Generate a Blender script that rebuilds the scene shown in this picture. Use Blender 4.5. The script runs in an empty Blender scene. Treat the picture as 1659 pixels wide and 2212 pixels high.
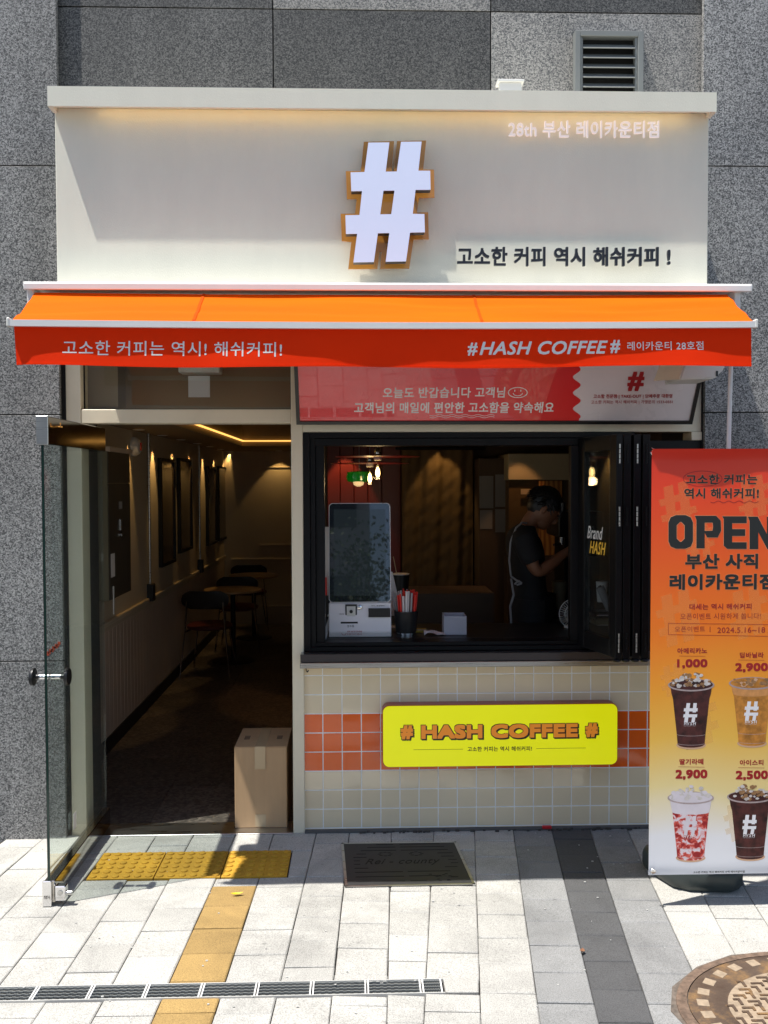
import bpy, bmesh, math, random
from mathutils import Vector, Matrix
random.seed(7)
R = math.radians
SC = bpy.context.scene
COL = SC.collection

# ------------------------------------------------------------------ camera
D, H, F = 4.82, 1.83, 2000.0            # distance to shop front, eye height, focal length (in units of a 1659 wide frame)
psi, th, roll = R(1.7), math.atan(66 / F), .003
fw = Vector((math.sin(psi) * math.cos(th), math.cos(psi) * math.cos(th), -math.sin(th)))
r0 = Vector((math.cos(psi), -math.sin(psi), 0)); u0 = r0.cross(fw)
rt = r0 * math.cos(roll) - u0 * math.sin(roll)
up = u0 * math.cos(roll) + r0 * math.sin(roll)
cd = bpy.data.cameras.new('camera'); cam = bpy.data.objects.new('camera', cd); COL.objects.link(cam)
cam.matrix_world = Matrix(((rt.x, up.x, -fw.x, 0), (rt.y, up.y, -fw.y, -D), (rt.z, up.z, -fw.z, H), (0, 0, 0, 1)))
cd.sensor_fit = 'HORIZONTAL'; cd.sensor_width = 36; cd.lens = F / 1659 * 36
cd.clip_start = .05; cd.clip_end = 600
SC.camera = cam

# ------------------------------------------------------------------ light
SUN = Vector((.325, .14, -1.0)).normalized()          # direction the light travels
w = bpy.data.worlds.new('World'); SC.world = w; w.use_nodes = True
nt = w.node_tree; nt.nodes.clear()
sky = nt.nodes.new('ShaderNodeTexSky'); sky.sky_type = 'NISHITA'; sky.sun_disc = False
sky.sun_elevation = math.asin(-SUN.z); sky.sun_rotation = math.atan2(-SUN.x, -SUN.y)
bg = nt.nodes.new('ShaderNodeBackground'); bg.inputs[1].default_value = .115
wo = nt.nodes.new('ShaderNodeOutputWorld')
nt.links.new(sky.outputs[0], bg.inputs[0]); nt.links.new(bg.outputs[0], wo.inputs[0])
sl = bpy.data.lights.new('sun', 'SUN'); sl.energy = 5.0; sl.angle = R(.53); sl.color = (1, .965, .90)
so = bpy.data.objects.new('sun', sl); COL.objects.link(so)
so.rotation_mode = 'QUATERNION'; so.rotation_quaternion = SUN.to_track_quat('-Z', 'Y'); so.location = (-3, -3, 9)
SC.view_settings.view_transform = 'Standard'; SC.view_settings.look = 'None'
SC.view_settings.gamma = 1; SC.view_settings.exposure = 0.5
SC.cycles.max_bounces = 8; SC.cycles.transparent_max_bounces = 12
SC.cycles.sample_clamp_indirect = 4; SC.cycles.caustics_refractive = False

# ------------------------------------------------------------------ picture point -> point on a real plane
def ray(u, v): return fw + rt * ((u - 829.5) / F) + up * ((1106 - v) / F)
def W(u, v, y=0.0):
    d = ray(u, v); t = (y + D) / d.y; return (t * d.x, H + t * d.z)
def G(u, v, z=0.0):
    d = ray(u, v); t = (z - H) / d.z; return (t * d.x, -D + t * d.y)
def Sx(u, v, x):
    d = ray(u, v); t = x / d.x; return (-D + t * d.y, H + t * d.z)

# ------------------------------------------------------------------ materials
def node(nt, kind, **kw):
    n = nt.nodes.new(kind)
    for k, v in kw.items():
        if hasattr(n, k): setattr(n, k, v)
        else: n.inputs[k].default_value = v
    return n
def base(name):
    m = bpy.data.materials.new(name); m.use_nodes = True
    nt = m.node_tree; p = nt.nodes['Principled BSDF']
    g = nt.nodes.new('ShaderNodeNewGeometry'); return m, nt, p, g.outputs['Position']
def mat(name, col, rough=.5, metal=0., var=.12, vs=3., bump=0., bs=150., coat=0., spec=.5, rnd=0., fine=0., emit=None, es=0., rvar=.1, stretch=None):
    m, nt, p, pos = base(name)
    if stretch:
        mp = node(nt, 'ShaderNodeVectorMath', operation='MULTIPLY'); mp.inputs[1].default_value = stretch
        nt.links.new(pos, mp.inputs[0]); pos = mp.outputs[0]
    n = node(nt, 'ShaderNodeTexNoise', Scale=vs, Detail=5., Roughness=.6); nt.links.new(pos, n.inputs['Vector'])
    fac = n.outputs['Fac']
    if fine > 0:
        n2 = node(nt, 'ShaderNodeTexNoise', Scale=bs, Detail=2.); nt.links.new(pos, n2.inputs['Vector'])
        a = node(nt, 'ShaderNodeMath', operation='MULTIPLY_ADD'); nt.links.new(n2.outputs['Fac'], a.inputs[0]); a.inputs[1].default_value = fine
        s = node(nt, 'ShaderNodeMath', operation='MULTIPLY'); nt.links.new(fac, s.inputs[0]); s.inputs[1].default_value = 1 - fine
        nt.links.new(s.outputs[0], a.inputs[2]); fac = a.outputs[0]
    if rnd > 0:
        oi = nt.nodes.new('ShaderNodeObjectInfo')
        a = node(nt, 'ShaderNodeMath', operation='MULTIPLY_ADD'); a.inputs[1].default_value = rnd
        b = node(nt, 'ShaderNodeMath', operation='SUBTRACT'); nt.links.new(fac, b.inputs[0]); b.inputs[1].default_value = rnd / 2
        nt.links.new(oi.outputs['Random'], a.inputs[0]); nt.links.new(b.outputs[0], a.inputs[2]); fac = a.outputs[0]
    cr = node(nt, 'ShaderNodeMapRange'); nt.links.new(fac, cr.inputs[0])
    cr.inputs[1].default_value = .25; cr.inputs[2].default_value = .75
    cr.inputs[3].default_value = 1 - var; cr.inputs[4].default_value = 1 + var
    hv = node(nt, 'ShaderNodeVectorMath', operation='SCALE'); hv.inputs[0].default_value = col[:3]
    nt.links.new(cr.outputs[0], hv.inputs['Scale']); nt.links.new(hv.outputs[0], p.inputs['Base Color'])
    rr = node(nt, 'ShaderNodeMapRange'); nt.links.new(n.outputs['Fac'], rr.inputs[0])
    rr.inputs[3].default_value = max(0, rough - rvar * rough * 2); rr.inputs[4].default_value = min(1, rough + rvar * rough * 2)
    nt.links.new(rr.outputs[0], p.inputs['Roughness'])
    p.inputs['Metallic'].default_value = metal; p.inputs['Coat Weight'].default_value = coat
    p.inputs['Coat Roughness'].default_value = .015; p.inputs['Specular IOR Level'].default_value = spec
    if bump > 0:
        n3 = node(nt, 'ShaderNodeTexNoise', Scale=bs, Detail=3.); nt.links.new(pos, n3.inputs['Vector'])
        b = node(nt, 'ShaderNodeBump', Strength=bump, Distance=.004); nt.links.new(n3.outputs['Fac'], b.inputs['Height'])
        nt.links.new(b.outputs[0], p.inputs['Normal'])
    if emit:
        p.inputs['Emission Color'].default_value = (*emit, 1); p.inputs['Emission Strength'].default_value = es
    return m
def granite(name, dark, lite, sc=185., mid=.5):
    m, nt, p, pos = base(name)
    v = node(nt, 'ShaderNodeTexVoronoi', Scale=sc); nt.links.new(pos, v.inputs['Vector'])
    n = node(nt, 'ShaderNodeTexNoise', Scale=sc * .8, Detail=4., Roughness=.75, Distortion=1.2); nt.links.new(pos, n.inputs['Vector'])
    sp = nt.nodes.new('ShaderNodeSeparateColor'); nt.links.new(v.outputs['Color'], sp.inputs[0])
    mx = node(nt, 'ShaderNodeMath', operation='MULTIPLY_ADD'); nt.links.new(sp.outputs[0], mx.inputs[0]); mx.inputs[1].default_value = .38
    s2 = node(nt, 'ShaderNodeMath', operation='MULTIPLY'); nt.links.new(n.outputs['Fac'], s2.inputs[0]); s2.inputs[1].default_value = .62
    nt.links.new(s2.outputs[0], mx.inputs[2])
    big = node(nt, 'ShaderNodeTexNoise', Scale=1.7, Detail=4.); nt.links.new(pos, big.inputs['Vector'])
    ad = node(nt, 'ShaderNodeMath', operation='MULTIPLY_ADD'); nt.links.new(big.outputs['Fac'], ad.inputs[0]); ad.inputs[1].default_value = .16
    nt.links.new(mx.outputs[0], ad.inputs[2])
    r = nt.nodes.new('ShaderNodeValToRGB'); nt.links.new(ad.outputs[0], r.inputs[0])
    r.color_ramp.elements[0].position = .42 + (mid - .5); r.color_ramp.elements[0].color = (*dark, 1)
    r.color_ramp.elements[1].position = .80 + (mid - .5); r.color_ramp.elements[1].color = (*lite, 1)
    e = r.color_ramp.elements.new(.58 + (mid - .5)); e.color = (*[(a * .6 + b * .4) for a, b in zip(dark, lite)], 1)
    oi = nt.nodes.new('ShaderNodeObjectInfo'); st = node(nt, 'ShaderNodeTexNoise', Scale=1.0, Detail=6., Roughness=.6)
    sv = node(nt, 'ShaderNodeVectorMath', operation='MULTIPLY'); sv.inputs[1].default_value = (5, 5, .6); nt.links.new(pos, sv.inputs[0]); nt.links.new(sv.outputs[0], st.inputs['Vector'])
    q1 = node(nt, 'ShaderNodeMapRange'); nt.links.new(oi.outputs['Random'], q1.inputs[0]); q1.inputs[3].default_value = .84; q1.inputs[4].default_value = 1.12
    q2 = node(nt, 'ShaderNodeMapRange'); nt.links.new(st.outputs['Fac'], q2.inputs[0]); q2.inputs[1].default_value = .3; q2.inputs[2].default_value = .7; q2.inputs[3].default_value = .80; q2.inputs[4].default_value = 1.10
    q3 = node(nt, 'ShaderNodeMath', operation='MULTIPLY'); nt.links.new(q1.outputs[0], q3.inputs[0]); nt.links.new(q2.outputs[0], q3.inputs[1])
    sc_ = node(nt, 'ShaderNodeVectorMath', operation='SCALE'); nt.links.new(r.outputs[0], sc_.inputs[0]); nt.links.new(q3.outputs[0], sc_.inputs['Scale'])
    nt.links.new(sc_.outputs[0], p.inputs['Base Color'])
    p.inputs['Roughness'].default_value = .62
    b = node(nt, 'ShaderNodeBump', Strength=.35, Distance=.003); nt.links.new(n.outputs['Fac'], b.inputs['Height']); nt.links.new(b.outputs[0], p.inputs['Normal'])
    return m
def paver_mat(name, col, grain, var=.1):
    """concrete paver: base colour, exposed dark/light grit, slow blotches, per-piece shift"""
    m, nt, p, pos = base(name)
    n = node(nt, 'ShaderNodeTexNoise', Scale=230., Detail=3., Roughness=.8); nt.links.new(pos, n.inputs['Vector'])
    n2 = node(nt, 'ShaderNodeTexNoise', Scale=6., Detail=6., Roughness=.65); nt.links.new(pos, n2.inputs['Vector'])
    vo = node(nt, 'ShaderNodeTexVoronoi', Scale=95.); nt.links.new(pos, vo.inputs['Vector'])
    oi = nt.nodes.new('ShaderNodeObjectInfo')
    cr = nt.nodes.new('ShaderNodeValToRGB'); nt.links.new(n.outputs['Fac'], cr.inputs[0])
    cr.color_ramp.elements[0].position = .30; cr.color_ramp.elements[0].color = (*[c * grain for c in col], 1)
    cr.color_ramp.elements[1].position = .56; cr.color_ramp.elements[1].color = (*col, 1)
    a = node(nt, 'ShaderNodeMapRange'); nt.links.new(n2.outputs['Fac'], a.inputs[0]); a.inputs[1].default_value = .3; a.inputs[2].default_value = .7
    a.inputs[3].default_value = 1 - var; a.inputs[4].default_value = 1 + var * .6
    b = node(nt, 'ShaderNodeMapRange'); nt.links.new(oi.outputs['Random'], b.inputs[0]); b.inputs[3].default_value = .90; b.inputs[4].default_value = 1.06
    c = node(nt, 'ShaderNodeMapRange'); nt.links.new(vo.outputs['Distance'], c.inputs[0]); c.inputs[1].default_value = .0; c.inputs[2].default_value = .25
    c.inputs[3].default_value = .80; c.inputs[4].default_value = 1.
    m1 = node(nt, 'ShaderNodeMath', operation='MULTIPLY'); nt.links.new(a.outputs[0], m1.inputs[0]); nt.links.new(b.outputs[0], m1.inputs[1])
    m2a = node(nt, 'ShaderNodeMath', operation='MULTIPLY'); nt.links.new(m1.outputs[0], m2a.inputs[0]); nt.links.new(c.outputs[0], m2a.inputs[1])
    gum = node(nt, 'ShaderNodeTexVoronoi', Scale=5.5); nt.links.new(pos, gum.inputs['Vector'])
    gr = node(nt, 'ShaderNodeMapRange'); nt.links.new(gum.outputs['Distance'], gr.inputs[0]); gr.inputs[1].default_value = .035; gr.inputs[2].default_value = .06; gr.inputs[3].default_value = .72; gr.inputs[4].default_value = 1.
    big = node(nt, 'ShaderNodeTexNoise', Scale=1.6, Detail=7., Roughness=.7, Distortion=.6); nt.links.new(pos, big.inputs['Vector'])
    bg_ = node(nt, 'ShaderNodeMapRange'); nt.links.new(big.outputs['Fac'], bg_.inputs[0]); bg_.inputs[1].default_value = .36; bg_.inputs[2].default_value = .52; bg_.inputs[3].default_value = .78; bg_.inputs[4].default_value = 1.
    m2b = node(nt, 'ShaderNodeMath', operation='MULTIPLY'); nt.links.new(m2a.outputs[0], m2b.inputs[0]); nt.links.new(gr.outputs[0], m2b.inputs[1])
    m2 = node(nt, 'ShaderNodeMath', operation='MULTIPLY'); nt.links.new(m2b.outputs[0], m2.inputs[0]); nt.links.new(bg_.outputs[0], m2.inputs[1])
    s = node(nt, 'ShaderNodeVectorMath', operation='SCALE'); nt.links.new(cr.outputs[0], s.inputs[0]); nt.links.new(m2.outputs[0], s.inputs['Scale'])
    nt.links.new(s.outputs[0], p.inputs['Base Color']); p.inputs['Roughness'].default_value = .85
    bm_ = node(nt, 'ShaderNodeBump', Strength=.5, Distance=.003); nt.links.new(n.outputs['Fac'], bm_.inputs['Height']); nt.links.new(bm_.outputs[0], p.inputs['Normal'])
    return m
def glass(name, tint=(.93, .96, .94), boost=1.0, haze=0.0):
    m = bpy.data.materials.new(name); m.use_nodes = True; nt = m.node_tree; nt.nodes.clear()
    o = nt.nodes.new('ShaderNodeOutputMaterial'); t = node(nt, 'ShaderNodeBsdfTransparent', Color=(*tint, 1))
    g = node(nt, 'ShaderNodeBsdfGlossy', Roughness=.01); geo = nt.nodes.new('ShaderNodeNewGeometry')
    io = node(nt, 'ShaderNodeMapRange'); nt.links.new(geo.outputs['Backfacing'], io.inputs[0]); io.inputs[3].default_value = 1.5; io.inputs[4].default_value = 1 / 1.5
    fr = nt.nodes.new('ShaderNodeFresnel'); nt.links.new(io.outputs[0], fr.inputs[0])
    k = node(nt, 'ShaderNodeMath', operation='MULTIPLY'); k.inputs[1].default_value = boost; k.use_clamp = True; nt.links.new(fr.outputs[0], k.inputs[0])
    mx = nt.nodes.new('ShaderNodeMixShader'); nt.links.new(k.outputs[0], mx.inputs[0]); nt.links.new(t.outputs[0], mx.inputs[1]); nt.links.new(g.outputs[0], mx.inputs[2])
    last = mx
    if haze > 0:
        d = node(nt, 'ShaderNodeBsdfDiffuse', Color=(.6, .63, .6, 1)); m2 = nt.nodes.new('ShaderNodeMixShader'); m2.inputs[0].default_value = haze
        nt.links.new(mx.outputs[0], m2.inputs[1]); nt.links.new(d.outputs[0], m2.inputs[2]); last = m2
    nt.links.new(last.outputs[0], o.inputs[0]); return m
def emis(name, col, s):
    return mat(name, col, .5, emit=col, es=s, var=.03)
M = {}
M['cream'] = mat('cream_render', (.79, .775, .655), .75, var=.055, vs=3.2, bump=.3, bs=260, fine=.12, stretch=(1.6, 1, .45))
M['cream_trim'] = mat('cream_trim', (.80, .71, .54), .45, var=.06, vs=4, bump=.05, bs=90)
M['gran_col'] = granite('granite_column', (.06, .061, .062), (.48, .47, .455))
M['gran_dark'] = granite('granite_dark_panel', (.018, .019, .021), (.165, .162, .155))
M['gran_lite'] = granite('granite_light_panel', (.07, .073, .078), (.44, .42, .39), mid=.47)
M['joint'] = mat('joint_sealant', (.015, .015, .017), .8)
M['backing'] = mat('concrete_backing', (.10, .10, .10), .9)
M['fabric'] = mat('orange_awning_fabric', (.88, .118, .001), .85, spec=.08, var=.16, vs=1.1, bump=.25, bs=900, fine=.15, stretch=(.7, 3, 6))
M['valance'] = mat('red_orange_valance_fabric', (.92, .036, .003), .85, spec=.08, var=.08, vs=2, bump=.25, bs=900, fine=.15)
M['fabric_seam'] = mat('orange_awning_seam', (.62, .070, .0), .85, spec=.1)
M['white_metal'] = mat('white_powder_coat', (.78, .77, .75), .35, var=.05)
M['white_plastic'] = mat('white_plastic', (.72, .71, .66), .45, var=.05)
M['white_print'] = mat('white_lettering', (.82, .80, .76), .6, var=.03)
M['black_print'] = mat('black_lettering', (.010, .012, .020), .35, var=.05)
M['grey_letters'] = mat('pale_acrylic_letters', (.80, .75, .74), .4, var=.03, emit=(1, .90, .88), es=.22)
M['hash_face'] = emis('lit_white_acrylic', (.44, .49, .64), .44)
M['hash_side'] = mat('dark_letter_return', (.035, .032, .028), .4)
M['gold'] = mat('amber_acrylic_plate', (.60, .27, .05), .25, var=.1, coat=.4)
M['black_metal'] = mat('black_aluminium', (.005, .005, .006), .45, var=.25, vs=9, spec=.22)
M['black_print_frame'] = mat('black_frame', (.012, .012, .012), .35)
M['steel'] = mat('brushed_steel', (.55, .55, .54), .30, 1., var=.12, vs=30, stretch=(.15, 1, 8), rvar=.2)
M['mirror_steel'] = mat('polished_steel', (.42, .40, .37), .10, 1., var=.08, vs=5)
M['chrome'] = mat('chrome', (.75, .75, .76), .12, 1., var=.05)
M['glass'] = glass('clear_glass', (.96, .975, .965), 1.0, .008)
M['glass_green'] = glass('green_glass', (.92, .965, .945), 1.0, .02)
M['glass_edge'] = mat('dark_green_glass_edge', (.012, .03, .024), .15)
M['sign_red'] = mat('glossy_red_print', (.82, .018, .026), .28, var=.04, coat=1.)
M['sign_white'] = mat('glossy_white_print', (.84, .78, .80), .28, var=.04, coat=1.)
for q_ in ('sign_red', 'sign_white'): M[q_].node_tree.nodes['Principled BSDF'].inputs['Coat IOR'].default_value = 1.55
M['sign_redlet'] = mat('red_print', (.42, .008, .012), .4)
M['sign_pale'] = mat('pale_print', (.92, .88, .87), .4)
M['tile_cream'] = mat('cream_glazed_tile', (.84, .70, .48), .10, var=.05, vs=2, rnd=.16, coat=.5, bump=.07, bs=14)
M['tile_orange'] = mat('orange_glazed_tile', (.88, .125, .004), .10, var=.05, vs=2, rnd=.3, coat=.3, bump=.07, bs=14)
M['grout'] = mat('pale_grout', (.93, .92, .90), .9, var=.05, vs=20)
M['lit_yellow'] = mat('lit_yellow_acrylic', (.55, .56, .0), .35, emit=(.80, .80, .0), es=.40, var=.05, vs=3)
M['box_red'] = mat('red_lightbox_case', (.36, .015, .008), .3, coat=.3)
M['lit_orange'] = mat('lit_orange_print', (.50, .18, .02), .4, emit=(.80, .24, .015), es=.30, var=.06)
M['pv_white'] = paver_mat('white_paver', (.55, .535, .495), .36)
M['pv_grey'] = paver_mat('grey_paver', (.30, .30, .295), .42)
M['pv_dark'] = paver_mat('dark_grey_paver', (.10, .10, .102), .42)
M['pv_yellow'] = paver_mat('ochre_paver', (.44, .285, .10), .42)
M['pv_tactile'] = paver_mat('yellow_tactile_paver', (.60, .33, .025), .7, .14)
M['sand'] = mat('dark_joint_sand', (.06, .055, .05), .95, var=.4, vs=40)
M['asphalt'] = mat('asphalt', (.05, .05, .052), .9, var=.2, vs=2, bump=.3, bs=200)
M['far_paving'] = mat('distant_paving', (.50, .49, .46), .85, var=.1, vs=.8)
M['plate'] = mat('dark_steel_plate', (.028, .028, .030), .55, 0., var=.25, vs=12)
M['plate_cut'] = mat('plate_slot', (.004, .004, .004), .8)
M['rust'] = mat('rusty_iron_frame', (.15, .10, .07), .85, .0, var=.6, vs=40, bump=.7, bs=120)
def iron():
    m, nt, p, pos = base('worn_cast_iron')
    n = node(nt, 'ShaderNodeTexNoise', Scale=9., Detail=6., Roughness=.7); nt.links.new(pos, n.inputs['Vector'])
    r = nt.nodes.new('ShaderNodeValToRGB'); nt.links.new(n.outputs['Fac'], r.inputs[0])
    r.color_ramp.elements[0].position = .35; r.color_ramp.elements[0].color = (.10, .065, .045, 1)
    r.color_ramp.elements[1].position = .68; r.color_ramp.elements[1].color = (.34, .20, .085, 1)
    e = r.color_ramp.elements.new(.5); e.color = (.13, .09, .065, 1)
    nt.links.new(r.outputs[0], p.inputs['Base Color']); p.inputs['Roughness'].default_value = .55; p.inputs['Metallic'].default_value = .35
    b = node(nt, 'ShaderNodeBump', Strength=.4, Distance=.003); n2 = node(nt, 'ShaderNodeTexNoise', Scale=160.); nt.links.new(pos, n2.inputs['Vector'])
    nt.links.new(n2.outputs['Fac'], b.inputs['Height']); nt.links.new(b.outputs[0], p.inputs['Normal']); return m
M['iron'] = iron()
M['iron_pale'] = mat('sand_filled_relief', (.32, .245, .17), .85, var=.3, vs=50)
M['wall_in'] = mat('warm_interior_paint', (.56, .47, .34), .7, var=.06, vs=2)
M['wall_dark'] = mat('dark_brown_interior', (.075, .048, .028), .75, var=.1)
M['wain'] = mat('beige_beadboard', (.60, .48, .37), .6, var=.05)
M['ceil'] = mat('interior_ceiling', (.26, .19, .11), .75, var=.05)
M['skirt'] = mat('dark_skirting', (.008, .007, .007), .7)
M['floor_in'] = granite('terrazzo_floor_tile', (.045, .036, .029), (.15, .12, .10), 60.)
M['picture'] = mat('brown_picture_glass', (.075, .052, .035), .15, coat=.3)
M['grey_metal'] = mat('grey_louver_paint', (.20, .21, .205), .45, var=.1)
M['dark_hole'] = mat('dark_cavity', (.004, .004, .004), .95)
M['cab'] = mat('brown_cabinet_paint', (.060, .050, .036), .45)
M['cab_side'] = mat('olive_cabinet_side', (.20, .18, .115), .5)
M['carton'] = mat('corrugated_cardboard', (.48, .31, .17), .8, var=.07, vs=5, bump=.15, bs=60, stretch=(6, 6, .6))
M['tape'] = mat('packing_tape', (.52, .39, .24), .22, var=.05)
M['ink'] = mat('dark_ink', (.05, .04, .035), .7)
M['screen'] = mat('black_kiosk_glass', (.012, .014, .017), .03, var=.05, coat=1., spec=.8)
M['screen_img'] = mat('kiosk_display', (.008, .012, .014), .02, coat=.45, spec=.5, emit=(.06, .08, .09), es=.10, var=.02)
M['kiosk'] = mat('silver_kiosk_body', (.88, .85, .85), .38, var=.04)
M['black_plastic'] = mat('black_plastic', (.010, .010, .011), .4)
M['dark_plastic'] = mat('dark_grey_plastic', (.035, .045, .045), .38, var=.15, bump=.1, bs=200)
M['straw_red'] = mat('red_straw', (.75, .03, .02), .35)
M['straw_white'] = mat('white_straw_wrapper', (.75, .70, .68), .5)
M['straw_grey'] = mat('grey_straw_wrapper', (.35, .35, .35), .5)
M['paper'] = mat('white_paper', (.72, .71, .70), .7, var=.04)
M['red_wall'] = mat('dark_red_panel', (.10, .006, .004), .5, var=.1)
M['curtain'] = mat('brown_curtain_cloth', (.095, .055, .018), .85, var=.15, vs=7, bump=.6, bs=22)
M['lampred'] = mat('thin_red_lamp_plate', (.22, .010, .012), .3)
M['green'] = mat('green_glass_lampshade', (.004, .16, .015), .1, coat=.6, emit=(.0, .30, .01), es=.08)
M['bulb'] = emis('lit_bulb_filament', (1, .72, .30), 9.)
M['bulb_glass'] = glass('bulb_glass', (1, .93, .78), 1.)
M['led'] = emis('warm_led', (1., .70, .34), 2.0)
M['led_cove'] = emis('cove_led', (1., .52, .12), 1.3)
M['lamp_lens'] = emis('downlight_lens', (1., .75, .42), 2.2)
M['skin'] = mat('skin', (.24, .105, .055), .5, var=.06)
M['hair'] = mat('black_hair', (.006, .006, .007), .45, bump=.5, bs=160, stretch=(1, 1, .3))
M['tee'] = mat('black_cotton', (.007, .007, .008), .9, bump=.2, bs=60)
M['apron'] = mat('black_apron', (.010, .011, .013), .85)
M['strap'] = mat('pale_strap', (.28, .28, .28), .7)
M['chair_back'] = mat('dark_chair_shell', (.012, .009, .008), .45)
M['chair_seat'] = mat('dark_red_seat', (.10, .010, .008), .7)
M['table'] = mat('pale_wood_top', (.42, .27, .13), .35)
def wood():
    m, nt, p, pos = base('orange_pine_board')
    mp = node(nt, 'ShaderNodeVectorMath', operation='MULTIPLY'); mp.inputs[1].default_value = (1, 1, .28); nt.links.new(pos, mp.inputs[0])
    wv = node(nt, 'ShaderNodeTexWave', Scale=9., Distortion=6., Detail=2.); wv.bands_direction = 'X'; nt.links.new(mp.outputs[0], wv.inputs['Vector'])
    r = nt.nodes.new('ShaderNodeValToRGB'); nt.links.new(wv.outputs['Fac'], r.inputs[0])
    r.color_ramp.elements[0].color = (.22, .075, .012, 1); r.color_ramp.elements[1].color = (.50, .24, .055, 1)
    nt.links.new(r.outputs[0], p.inputs['Base Color']); p.inputs['Roughness'].default_value = .5; return m
M['wood'] = wood()
M['fridge'] = mat('beige_appliance', (.42, .35, .22), .5)
M['leaf_yellow'] = mat('yellow_leaf', (.80, .62, .01), .6)
M['leaf_brown'] = mat('brown_leaf', (.22, .10, .05), .8)
M['red_litter'] = mat('red_plastic', (.55, .01, .02), .4)
M['bark'] = mat('tree_bark', (.10, .075, .055), .9, var=.3, vs=8)
M['leaves'] = mat('tree_leaves', (.05, .10, .03), .6, var=.4, vs=3)
M['far_wall'] = mat('grey_apartment_wall', (.30, .31, .33), .8, var=.1, vs=.5)
M['far_glass'] = mat('dark_window_glass', (.03, .035, .04), .1)
M['graffiti'] = mat('orange_marker', (.62, .08, .03), .7)
def banner_mat():
    m, nt, p, pos = base('printed_vinyl_gradient')
    sp = nt.nodes.new('ShaderNodeSeparateXYZ'); nt.links.new(pos, sp.inputs[0])
    n = node(nt, 'ShaderNodeTexNoise', Scale=1.5); nt.links.new(pos, n.inputs['Vector'])
    a = node(nt, 'ShaderNodeMath', operation='MULTIPLY_ADD'); nt.links.new(n.outputs['Fac'], a.inputs[0]); a.inputs[1].default_value = .22; nt.links.new(sp.outputs[2], a.inputs[2])
    mr = node(nt, 'ShaderNodeMapRange'); nt.links.new(a.outputs[0], mr.inputs[0]); mr.inputs[1].default_value = .145 + .11; mr.inputs[2].default_value = 1.96 + .11
    r = nt.nodes.new('ShaderNodeValToRGB'); nt.links.new(mr.outputs[0], r.inputs[0])
    els = [(0, (.78, .79, .84)), (.10, (.80, .79, .80)), (.20, (.82, .66, .30)), (.33, (.86, .50, .08)), (.45, (.90, .36, .03)), (.58, (.92, .21, .010)), (.74, (.92, .115, .008)), (.9, (.90, .055, .010)), (1, (.80, .030, .010))]
    r.color_ramp.elements[0].position = 0; r.color_ramp.elements[0].color = (*els[0][1], 1)
    r.color_ramp.elements[1].position = 1; r.color_ramp.elements[1].color = (*els[-1][1], 1)
    for q, c in els[1:-1]:
        e = r.color_ramp.elements.new(q); e.color = (*c, 1)
    nt.links.new(r.outputs[0], p.inputs['Base Color']); p.inputs['Roughness'].default_value = .42
    return m
M['banner'] = banner_mat()
def overlay():   # faint lighter print
    m = bpy.data.materials.new('faint_print'); m.use_nodes = True; nt = m.node_tree; nt.nodes.clear()
    o = nt.nodes.new('ShaderNodeOutputMaterial'); t = nt.nodes.new('ShaderNodeBsdfTransparent'); d = node(nt, 'ShaderNodeBsdfDiffuse', Color=(.85, .55, .18, 1))
    mx = nt.nodes.new('ShaderNodeMixShader'); mx.inputs[0].default_value = .10
    nt.links.new(t.outputs[0], mx.inputs[1]); nt.links.new(d.outputs[0], mx.inputs[2]); nt.links.new(mx.outputs[0], o.inputs[0]); return m
M['faint'] = overlay()
M['p_red'] = mat('dark_red_print', (.36, .008, .012), .5)
M['p_black'] = mat('black_print', (.014, .015, .014), .45)
M['p_white'] = mat('white_print', (.80, .78, .80), .5)
M['p_coffee'] = mat('printed_dark_coffee', (.060, .014, .012), .45, var=.9, vs=28)
M['p_latte'] = mat('printed_latte', (.50, .20, .03), .45, var=.55, vs=26)
M['p_milk'] = mat('printed_milk', (.68, .62, .66), .45, var=.08, vs=20)
def swirl():
    m, nt, p, pos = base('printed_strawberry')
    n = node(nt, 'ShaderNodeTexNoise', Scale=38., Detail=3., Distortion=.8); nt.links.new(pos, n.inputs['Vector'])
    r = nt.nodes.new('ShaderNodeValToRGB'); nt.links.new(n.outputs['Fac'], r.inputs[0])
    r.color_ramp.elements[0].position = .40; r.color_ramp.elements[0].color = (.30, .01, .015, 1)
    r.color_ramp.elements[1].position = .60; r.color_ramp.elements[1].color = (.72, .62, .66, 1)
    e = r.color_ramp.elements.new(.50); e.color = (.66, .09, .06, 1)
    nt.links.new(r.outputs[0], p.inputs['Base Color']); p.inputs['Roughness'].default_value = .45; return m
M['p_straw'] = swirl()
M['p_ice'] = mat('printed_ice_pale', (.60, .55, .52), .45, var=.25, vs=60)
M['p_ice2'] = mat('printed_ice_brown', (.30, .16, .07), .45, var=.5, vs=60)
M['p_shadow'] = mat('printed_base_ring', (.62, .38, .24), .5)
M['p_glassrim'] = mat('printed_cup_rim', (.42, .33, .32), .45, var=.2, vs=60)

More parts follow.
